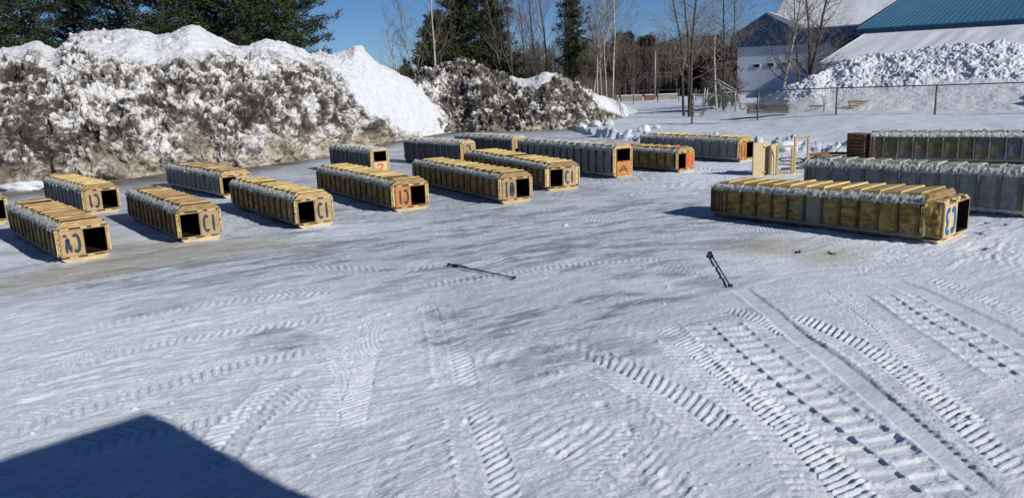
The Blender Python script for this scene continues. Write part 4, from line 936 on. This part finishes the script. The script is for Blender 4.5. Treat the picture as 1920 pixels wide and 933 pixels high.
    E0 = UD(1610, 55, 95); O = Vector((E0.x, E0.y, 0)); b2 = empty('metal_roofed_building', O, -a, label='building with ribbed blue metal roof and a snowy lean-to below', cat='building')
    roofm = simple('blue_metal_roof', [(.3, (.035, .12, .2)), (.7, (.05, .16, .25))], .6, .4, (1, .2, 1), 0, objvar=0, spec=.4)
    zE = E0.z; Lr = 52; dd = 34; pr = math.tan(math.radians(11.5))
    R1 = UD(1690, 0, 1); d = ray(1690, 0)
    # rake pitch from the photo: intersect the pixel ray with the vertical plane through the rake
    tt = (O-CAM).dot(u)/d.dot(u); q = CAM+d*tt-O; pr = (q.z-zE)/q.dot(bk) if q.dot(bk) > 1 else pr; pr = min(max(pr, .12), .35)
    m = MB(); m.prism([(0, 0), (Lr, 0), (Lr, -.55), (0, -.55)], -.12, .1); m.v = [(x, y, z+zE) for x, y, z in m.v]; m.build('fascia', blue, b2)
    m = MB(); m.poly([(-.3, -.15, zE+.03), (Lr, -.15, zE+.03), (Lr, dd, zE+.03+dd*pr), (-.3, dd, zE+.03+dd*pr), (-.3, -.15, zE-.1), (Lr, -.15, zE-.1), (Lr, dd, zE-.1+dd*pr), (-.3, dd, zE-.1+dd*pr)], [(0, 1, 2, 3), (7, 6, 5, 4), (0, 4, 5, 1), (0, 3, 7, 4), (1, 5, 6, 2), (3, 2, 6, 7)])
    m.poly([(-.3, dd, zE+.03+dd*pr), (Lr, dd, zE+.03+dd*pr), (Lr, 2*dd, zE), (-.3, 2*dd, zE)], [(0, 1, 2, 3)])
    x = 0.0
    while x < Lr:
        m.poly([(x, -.16, zE+.031), (x+.09, -.16, zE+.031), (x+.065, -.16, zE+.1), (x+.025, -.16, zE+.1), (x, dd, zE+.031+dd*pr), (x+.09, dd, zE+.031+dd*pr), (x+.065, dd, zE+.1+dd*pr), (x+.025, dd, zE+.1+dd*pr)], [(0, 1, 2, 3), (0, 3, 7, 4), (3, 2, 6, 7), (2, 1, 5, 6)]); x += .6
    m.build('metal_roof', roofm, b2)
    m = MB(); m.box((Lr/2, dd, (zE-.6)/2), (Lr-.2, 2*dd-.4, zE-.6)); m.poly([(0, 0, zE-.62), (0, dd, zE+dd*pr-.12), (0, 2*dd, zE-.62)], [(0, 1, 2)]); m.build('wall', wall, b2)
    # lean-to: snow-covered lower roof towards the viewer
    d = ray(1538, 117); tt = (O+u*.8-CAM).dot(u)/d.dot(u); q = CAM+d*tt-O; dl = -q.dot(bk); zl_ = q.z; zt = zE-.55
    dl = min(max(dl, 6), 28)
    V = []; Fc = []; n, m_ = 200, 26
    for jj in range(m_+1):
        for ii in range(n+1):
            x = .7+(Lr-.7)*ii/n; fy = jj/m_; y = -dl*fy; z = zt+(zl_-zt)*fy
            z += .12*float(fbm2(np.array([x*.5+fy*.6]), np.array([fy*1.2]), 3, 9)[0])*min(1, fy*5)*(min(1, ii/6))
            z += .06*float(vnoise2(np.array([x*2.2+fy*1.0]), np.array([fy*.7]), 19)[0])*min(1, fy*5)*(1 if x > 8 else .3)
            V.append((x, y, z))
    for jj in range(m_):
        for ii in range(n): q0 = jj*(n+1)+ii; Fc.append((q0, q0+n+1, q0+n+2, q0+1))
    k = len(V); V += [(.7, 0, zt-.4), (.7, -dl, zl_-.25), (Lr, -dl, zl_-.25), (Lr, 0, zt-.4)]
    Fc += [tuple([jj*(n+1) for jj in range(m_+1)]+[k+1, k]), tuple([m_*(n+1)+ii for ii in range(n+1)]+[k+2, k+1])]
    m = MB(); m.v = V; m.f = Fc; m.build('lean_to_snow', M['snow'], b2, smooth=True)
    m = MB(); m.prism([(-dl+.2, 0), (-.02, 0), (-.02, zt-.45), (-dl+.2, zl_-.3)], .9, Lr-.1); m.v = [(y, x, z) for x, y, z in m.v]; m.build('lean_to_wall', wall, b2)

# ------------------------------------------------------------------ trees
def segs_mesh(name, S, mat, parent=None, n=4):
    """S: array (m,8) p0(3) p1(3) r0 r1"""
    S = np.asarray(S, float); P0, P1, r0, r1 = S[:, :3], S[:, 3:6], S[:, 6], S[:, 7]
    D = P1-P0; D /= np.linalg.norm(D, axis=1)[:, None]+1e-9
    ref = np.where(np.abs(D[:, 2:3]) > .9, [[1, 0, 0]], [[0, 0, 1]]); Uv = np.cross(D, ref); Uv /= np.linalg.norm(Uv, axis=1)[:, None]+1e-9; W = np.cross(D, Uv)
    th = np.arange(n)*2*math.pi/n; c, s = np.cos(th), np.sin(th)
    ring = Uv[:, None, :]*c[None, :, None]+W[:, None, :]*s[None, :, None]
    V = np.stack([P0[:, None, :]+ring*r0[:, None, None], P1[:, None, :]+ring*r1[:, None, None]], 1).reshape(-1, 3)
    base = (np.arange(len(S))*2*n)[:, None]; k = np.arange(n)[None, :]; k2 = (k+1) % n
    Fq = np.stack([base+k, base+k2, base+n+k2, base+n+k], -1).reshape(-1, 4)
    return mesh_np(name, V, Fq, mat, parent, smooth=True)
def grow(r, h, trunk_r, spread=.45, levels=4, dens=1.0, lean=0, first=.3, up=.35, forks=1):
    T = []; B = []
    def branch(p, d, L, rad, lev, out):
        n = max(3, int(L/(.5 if lev == 0 else .35))); n = min(n, 24 if lev == 0 else 7); st = L/n
        for i in range(n):
            d = (d+Vector((r.gauss(0, 1), r.gauss(0, 1), r.gauss(0, .5)))*(.035 if lev == 0 else .12)+Vector((0, 0, up*.12 if lev else .02))).normalized()
            q = p+d*st; ra = rad*(1-i/n*.78); rb = rad*(1-(i+1)/n*.78)
            out.append((*p, *q, ra, rb)); t = (i+1)/n
            if lev < levels and ((lev == 0 and t > first) or (lev > 0 and t > .2)):
                k = dens*(1.5 if lev == 0 else 1.25 if lev == 1 else .9); k = int(k)+(r.random() < k % 1)
                for _ in range(k):
                    a = r.uniform(0, 6.283); side = d.orthogonal(); side.rotate(Matrix.Rotation(a, 3, d)); 
                    sp = spread*r.uniform(.7, 1.3)
                    nd = (d*(1-sp)+side*sp+Vector((0, 0, .12))).normalized()
                    ll = (h*.3 if lev == 0 else L*.55)*r.uniform(.5, 1.1)*((1.25-t*.8) if lev == 0 else 1)
                    branch(q, nd, ll, max(rb*.5, .005), lev+1, B)
            p = q
    for f in range(forks):
        d = Vector((lean+r.uniform(-.06, .06)+(.12*(f-(forks-1)/2)), r.uniform(-.05, .05), 1)).normalized()
        branch(Vector((0, 0, -.1)), d, h*r.uniform(.85, 1.05) if f else h, trunk_r*(1 if f == 0 else .8), 0, T)
    return T, B
def bare_tree(x, y, h, seed, label, name='bare_tree', trunk='bark', tr=.16, group=None, cat='tree', twr=1, **k):
    r = random.Random(seed); T, B = grow(r, h, tr, **k)
    z = gz(x, y); o = empty(name, (x, y, z-.05), r.uniform(-.3, .3), label=label, cat=cat, group=group)
    segs_mesh('trunk', T, M[trunk], o, 7)
    B = np.array(B)
    if len(B): B[:, 6:] = np.maximum(B[:, 6:], .009*twr); segs_mesh('crown', B, M['twig'] if trunk == 'bark' else M['twig'], o, 3)
    return o
def tufts(C, r, rs, k=7, size=.3, width=.09, droop=0):
    """needle clumps: k thin triangles at each centre"""
    n = len(C); dirs = rs.normal(size=(n*k, 3)); dirs[:, 2] = dirs[:, 2]*.6+.15; dirs /= np.linalg.norm(dirs, axis=1)[:, None]
    Cc = np.repeat(C, k, 0)+rs.normal(size=(n*k, 3))*size*.35; s = size*rs.uniform(.6, 1.3, (n*k, 1))
    sd = np.cross(dirs, rs.normal(size=(n*k, 3))); sd /= np.linalg.norm(sd, axis=1)[:, None]+1e-9
    a = Cc-sd*width*.5*s/size; b = Cc+sd*width*.5*s/size; c = Cc+dirs*s
    V = np.stack([a, b, c], 1).reshape(-1, 3); Fq = np.arange(len(V)).reshape(-1, 3); return V, Fq
def pine(x, y, h, R, seed, label, first=.15, size=.32, k=8, dens=1.0, shape=.8, group=None, mat='needle', name='pine_tree', trunk_r=.22, irregular=.35, width=.1):
    r = random.Random(seed); rs = np.random.RandomState(seed); z = gz(x, y)
    o = empty(name, (x, y, z-.05), 0, label=label, cat='tree', group=group)
    S = []; Br = []; Cn = []
    n = 14; p = Vector((0, 0, 0)); tp = [p.copy()]
    for i in range(n):
        q = p+Vector((r.gauss(0, .04), r.gauss(0, .04), h/n)); S.append((*p, *q, trunk_r*(1-i/n*.85), trunk_r*(1-(i+1)/n*.85))); p = q; tp.append(q.copy())
    segs_mesh('trunk', S, M['bark'], o, 8)
    zz = h*first
    while zz < h*.985:
        t = zz/h; prof = (1-((t-first)/(1-first)))**shape*(.55+.45*min(1, (t-first)/.12+.3)); nb = r.choice((4, 5, 6)); a0 = r.uniform(0, 6.28)
        wl = r.uniform(1-irregular, 1+irregular*.4)
        i = min(int(t*n), n-1); base = tp[i].lerp(tp[i+1], t*n-i)
        for b in range(nb):
            a = a0+b*6.283/nb+r.uniform(-.3, .3); L = max(.4, R*prof*wl*r.uniform(.7, 1.15)); el = r.uniform(.0, .35)-.1+.35*t
            d = Vector((math.cos(a)*math.cos(el), math.sin(a)*math.cos(el), math.sin(el))); ns = max(3, int(L/.45)); pp = base.copy(); rr = .05*(L/3)
            for s in range(ns):
                d2 = (d+Vector((r.gauss(0, .08), r.gauss(0, .08), .05*(s/ns)-.02))).normalized(); q = pp+d2*(L/ns); Br.append((*pp, *q, rr*(1-s/ns*.8), rr*(1-(s+1)/ns*.8)))
                f = (s+1)/ns
                if f > .22:
                    m = int((2+4*f*(1.25-f))*dens*1.6+r.random()); wd = .5*(1.1-abs(f-.6))*min(1.2, L*.35)
                    for _ in range(m):
                        sd = Vector((-d.y, d.x, 0))*r.gauss(0, wd); Cn.append(tuple(pp.lerp(q, r.random())+sd+Vector((0, 0, r.uniform(-.05, .22)))))
                pp = q
            Cn.append(tuple(pp))
        zz += h*.026*r.uniform(.8, 1.3)/max(.5, dens**.3)
    for _ in range(14): Cn.append((tp[-1].x+r.gauss(0, .15), tp[-1].y+r.gauss(0, .15), h-r.random()*.8))
    segs_mesh('limbs', Br, M['bark'], o, 4)
    V, Fq = tufts(np.array(Cn), r, rs, k, size, width); mesh_np('needles', V, Fq, M[mat], o)
    return o
def trees():
    # big pines behind the left pile
    spec = [(-150, 62, 17, 5.5), (-40, 58, 16, 5.2), (62, 60, 17, 5.4), (150, 66, 15, 4.6), (232, 61, 17.5, 4.6), (318, 57, 15, 5.0), (412, 60, 16.5, 5.2), (486, 57.5, 14.5, 5.0), (548, 61, 17, 5.0), (370, 69, 19, 5.5)]
    labs = ['pine hidden mostly beyond the left edge', 'pine at the far left edge above the dirty pile', 'pine left of the small sky gap', 'smaller pine behind the sky gap above the second white crest', 'tall pine over the broad white crest', 'bushy pine left of the highest white peak', 'pine right above the highest white peak', 'bushy pine right of the highest peak', 'rightmost of the big left pines, its branches edging the open sky', 'taller pine in the second row behind the highest peak']
    for i, ((px, Y, h, R), lab) in enumerate(zip(spec, labs)):
        p = UD(px, 120, Y); pine(p.x, p.y, h, R, 400+i, lab, first=.12, group='big pines behind the left pile', dens=.62, shape=.5, k=8, size=.38, width=.085)
    # middle group
    for i, (px, Y, h, R, lab, fs) in enumerate([(868, 78, 15, 5.0, 'large dark pine in the middle behind the gravelly pile', .08), (826, 76, 10, 4.2, 'shorter dark pine left against the large middle pine', .05), (925, 80, 12.5, 4.2, 'pine right against the large middle pine', .08), (1076, 82, 11.4, 2.6, 'slim lone pine among the birches', .34)]):
        p = UD(px, 140, Y); pine(p.x, p.y, h, R, 500+i, lab, first=fs, group='middle pines', dens=(.85, .9, .7, .42)[i], shape=(.42, .5, .5, .35)[i], k=8, size=.36, width=.12, irregular=(.55, .5, .6, .85)[i])
    rr = random.Random(3)
    # birches and poplars around the middle pile
    L = [(765, 74, 10, 'birch', .10, 'thin pale birch leaning left against open sky', -.18), (800, 73, 12, 'birch', .12, 'bushy pale tree left of the middle pines', -.1), (822, 70, 13.5, 'birch', .14, 'tall pale birch curving in front of the middle pines', -.05), (905, 84, 14, 'bark', .12, 'grey bare tree rising right of the large pine', 0),
         (948, 78, 15, 'bark', .12, 'bare tree over the low white saddle, left one', -.02), (966, 76, 15, 'bark', .13, 'bare tree over the low white saddle, thicker one', .0), (985, 80, 14, 'bark', .1, 'slim bare tree just right of the saddle trees', .04), (1006, 79, 14.5, 'bark', .11, 'bare tree above the white notch in the pile', 0), (1030, 77, 15, 'bark', .12, 'bare tree with tangled crown left of the slim pine', .05), (1052, 82, 13, 'bark', .1, 'bare tree touching the slim pine', 0),
         (1108, 76, 13.5, 'birch', .09, 'first white birch right of the slim pine', .01), (1122, 74, 14.5, 'birch', .1, 'second white birch right of the slim pine', .03), (1136, 75, 13, 'birch', .08, 'third and thinnest white birch of the row', .0), (1126, 80, 12, 'birch', .08, 'white birch half behind the others of the row', .05), (1146, 72, 14, 'birch', .1, 'rightmost white birch leaning right beside open sky', .09)]
    for i, (px, Y, h, tk, tr, lab, ln) in enumerate(L):
        p = UD(px, 150, Y); bare_tree(p.x, p.y, h, 600+i, lab, 'birch_tree' if tk == 'birch' else 'bare_tree', tk, tr, 'bare trees behind the middle pile', levels=3, dens=.85, lean=ln, spread=.4, first=.28, up=.6, twr=1.0)
    # right bare trees by the building
    L = [(1283, 66, 12, 'bark', .13, 'left of the two dark trunks in front of the far woods', .0, 1, .25), (1293, 64, 13, 'bark', .17, 'right and thicker of the two dark trunks before the far woods', .01, 2, .25), (1345, 70, 12, 'birch', .1, 'pale leaning tree left of the white building', -.15, 1, .25), (1358, 68, 13, 'bark', .12, 'bare tree nearest the left corner of the white building', .0, 2, .3),
         (1465, 74, 13, 'birch', .16, 'pale bare tree in front of the small windows', .03, 1, .15), (1512, 72, 12.5, 'bark', .2, 'wide dark-stemmed bare tree in front of the snowy roof', .05, 2, .12), (1500, 76, 11, 'bark', .12, 'slim bare tree between the two trees at the building', -.03, 1, .2)]
    for i, (px, Y, h, tk, tr, lab, ln, fk, fs) in enumerate(L):
        p = UD(px, 170, Y); bare_tree(p.x, p.y, h, 700+i, lab, 'bare_tree', tk, tr, 'bare trees beside the building', levels=3, dens=.85, lean=ln, spread=.55, first=fs, up=.4, forks=fk, twr=1.0)
    p = UD(1545, 205, 57); o = bare_tree(p.x, p.y, 2.6, 750, 'small bare shrub poking from the snow behind the fence', 'bare_shrub', 'bark', .03, None, 'shrub', levels=2, dens=1, spread=.6, first=.1, forks=2)
    # dark brush at the building corner
    for i, (px, h) in enumerate([(1335, 3.6), (1348, 4.2), (1362, 3.8), (1374, 3.2)]):
        p = UD(px, 170, 72); bare_tree(p.x, p.y, h, 760+i, ['brush bush farthest left of the white building', 'tallest brush bush left of the white building', 'brush bush third from left before the building corner', 'brush bush touching the building corner'][i], 'bush', 'bark', .06, 'dark bushes left of the building', 'bush', levels=3, dens=1.5, spread=.6, first=.02, forks=4, twr=2)
    # far woods
    S = []; rs = np.random.RandomState(5)
    def wood(n, px0, px1, Y0, Y1, h0, h1):
        for i in range(n):
            px = rs.uniform(px0, px1); Y = rs.uniform(Y0, Y1); p = UD(px, 150, Y); h = rs.uniform(h0, h1); b = np.array([p.x, p.y, 0.]); r0 = rs.uniform(.07, .16)
            top = b+np.array([rs.normal()*.4, rs.normal()*.4, h]); mid = (b+top)/2+rs.normal(size=3)*.15
            S.append((*b, *mid, r0, r0*.65)); S.append((*mid, *top, r0*.65, .02))
            for k in range(int(rs.uniform(16, 26))):
                t = rs.uniform(.12, 1); q = b+(top-b)*t; a = rs.uniform(0, 6.28); l = rs.uniform(.7, 2.6)*(1.15-t*.6); e = q+np.array([math.cos(a)*l*.6, math.sin(a)*l*.6, l*.75]); S.append((*q, *e, .045, .015))
                for _ in range(2):
                    f = rs.uniform(.3, .9); q2 = q+(e-q)*f; e2 = q2+np.array([rs.normal()*.45, rs.normal()*.45, rs.uniform(.2, .9)]); S.append((*q2, *e2, .03, .012))
    wood(520, 880, 1400, 128, 165, 6.5, 10.5); wood(260, 1100, 1400, 140, 170, 7, 11); wood(60, 640, 900, 165, 200, 5, 7.5); wood(90, 1380, 2300, 150, 190, 7, 11); wood(90, -700, 640, 150, 200, 6, 9)
    o = segs_mesh('far_woods', S, M['twig_red'], None, 3); setp(o, 'brown mass of leafless woods along the horizon', 'woods', kind='stuff')
    S = []
    for i in range(2600):
        px = rs.uniform(840, 1400); Y = rs.uniform(90, 150); p = UD(px, 150, Y); h = rs.uniform(1.2, 4.2); b = np.array([p.x, p.y, 0.])
        if px > 1150 and Y < 139: continue
        for k in range(5): e = b+np.array([rs.normal()*.6, rs.normal()*.6, h*rs.uniform(.5, 1)]); S.append((*b, *e, .035, .012)); m = b+(e-b)*.5; S.append((*m, *(m+np.array([rs.normal()*.4, rs.normal()*.4, h*.4])), .02, .01))
    o = segs_mesh('undergrowth', S, M['twig_red'], None, 3); setp(o, 'tangled reddish undergrowth in front of the far woods', 'undergrowth', kind='stuff')
    far = [(745, 200, 6.5, 2.5), (762, 190, 7.5, 2.6), (690, 220, 6, 3), (1160, 152, 11, 3.2), (1178, 158, 11.5, 3.5), (1205, 160, 10.5, 3), (1218, 150, 10.5, 2.6), (1245, 170, 10, 3), (1262, 165, 10, 3), (1322, 165, 10.5, 3), (1340, 172, 11, 3), (1100, 160, 9, 3), (1142, 165, 10, 3)]
    for i, (px, Y, h, R) in enumerate(far):
        p = UD(px, 150, Y); pine(p.x, p.y, h, R, 800+i, ['low far pine at the left end of the horizon gap', 'dark far pine in the horizon gap left of the middle birches', 'far pine tip just above the white slope', 'tall round far pine right of the birch row', 'broad far pine second right of the birch row', 'far pine left above the gantry', 'slender far pine with a pointed top above the gantry', 'far pine right above the light pole', 'far pine between the light pole and the dark trunks', 'far pine just right of the dark trunks', 'far pine beside the leaning pale tree', 'far pine behind the slim lone pine', 'far pine behind the white birches'][i], first=.2, size=.7, k=7, dens=.7, group='far pines in the woods', mat='needle_far', width=.3, irregular=.3, shape=.6)

# ------------------------------------------------------------------ building that throws the shadow at lower left
def shadow_building():
    el = SUN_EL; Hh = 7.0
    A = U(275, 772); B = U(0, 861); Cc = U(560, 935)
    s = SUN_H*(Hh/math.tan(el)); P = A+s; e1 = (B-A).normalized(); e2 = (Cc-A).normalized()
    root = empty('site_building', (P.x, P.y, 0), 0, label='site building outside the frame casting its corner shadow at lower left', cat='building')
    wall = simple('beige_siding', [(.3, (.4, .38, .33)), (.7, (.5, .48, .42))], 1, .7, objvar=0)
    l1, l2 = 7.0, 14.0
    q = [Vector((0, 0, 0)), e1*l1, e1*l1+e2*l2, e2*l2]
    c = sum(q, Vector())/4
    m = MB(); P8 = [(v.x, v.y, Hh-.3) for v in q]+[(v.x, v.y, Hh) for v in q]; m.poly(P8, [(0, 3, 2, 1), (4, 5, 6, 7), (0, 1, 5, 4), (1, 2, 6, 5), (2, 3, 7, 6), (3, 0, 4, 7)]); m.build('flat_roof', M['steel'], root)
    qi = [v+(c-v).normalized()*.4 for v in q]
    m = MB(); P8 = [(v.x, v.y, 0) for v in qi]+[(v.x, v.y, Hh-.302) for v in qi]; m.poly(P8, [(0, 3, 2, 1), (4, 5, 6, 7), (0, 1, 5, 4), (1, 2, 6, 5), (2, 3, 7, 6), (3, 0, 4, 7)]); m.build('wall', wall, root)
    # unseen mound added right of the frame to shade the drift behind the fence
    o = lump_obj('shade_mound', (39, 49.5, .2), 4.2, M['snow'], 77, 'unseen snow mound added outside the right edge to shade the drift behind the fence', 'snow mound', sq=(1.2, .8, .75))

# ------------------------------------------------------------------ light, sky, camera
def lighting():
    w = bpy.data.worlds.new('World'); scene.world = w; w.use_nodes = True; nt = w.node_tree
    bg = nt.nodes['Background']; sky = nt.nodes.new('ShaderNodeTexSky'); sky.sky_type = 'NISHITA'; sky.sun_disc = False
    sky.sun_elevation = SUN_EL; sky.sun_rotation = math.atan2(SUN_H.x, SUN_H.y); sky.altitude = 100; sky.air_density = .65; sky.dust_density = 0; sky.ozone_density = 8.5
    nt.links.new(sky.outputs[0], bg.inputs[0]); bg.inputs[1].default_value = .06
    l = bpy.data.lights.new('sun', 'SUN'); l.energy = 4.1; l.angle = math.radians(.5); l.color = (1, .95, .86); o = bpy.data.objects.new('sun', l); COL.objects.link(o)
    d = Vector((SUN_H.x*math.cos(SUN_EL), SUN_H.y*math.cos(SUN_EL), math.sin(SUN_EL))); o.rotation_euler = d.to_track_quat('Z', 'Y').to_euler()
    c = bpy.data.cameras.new('camera'); co = bpy.data.objects.new('camera', c); COL.objects.link(co); scene.camera = co
    c.sensor_width = 36; c.lens = FPX/1920*36; c.clip_end = 9000; c.clip_start = .1
    mm = CAMROT.to_4x4(); mm.translation = CAM; co.matrix_world = mm
    vs = scene.view_settings; vs.view_transform = 'Standard'; vs.look = 'None'; vs.gamma = 1; vs.exposure = 0.25; vs.use_curve_mapping = False
    scene.render.resolution_x = 1024; scene.render.resolution_y = 497

ground(); build_piles(); boxes(); props(); fence(); beyond(); trees(); shadow_building(); lighting()
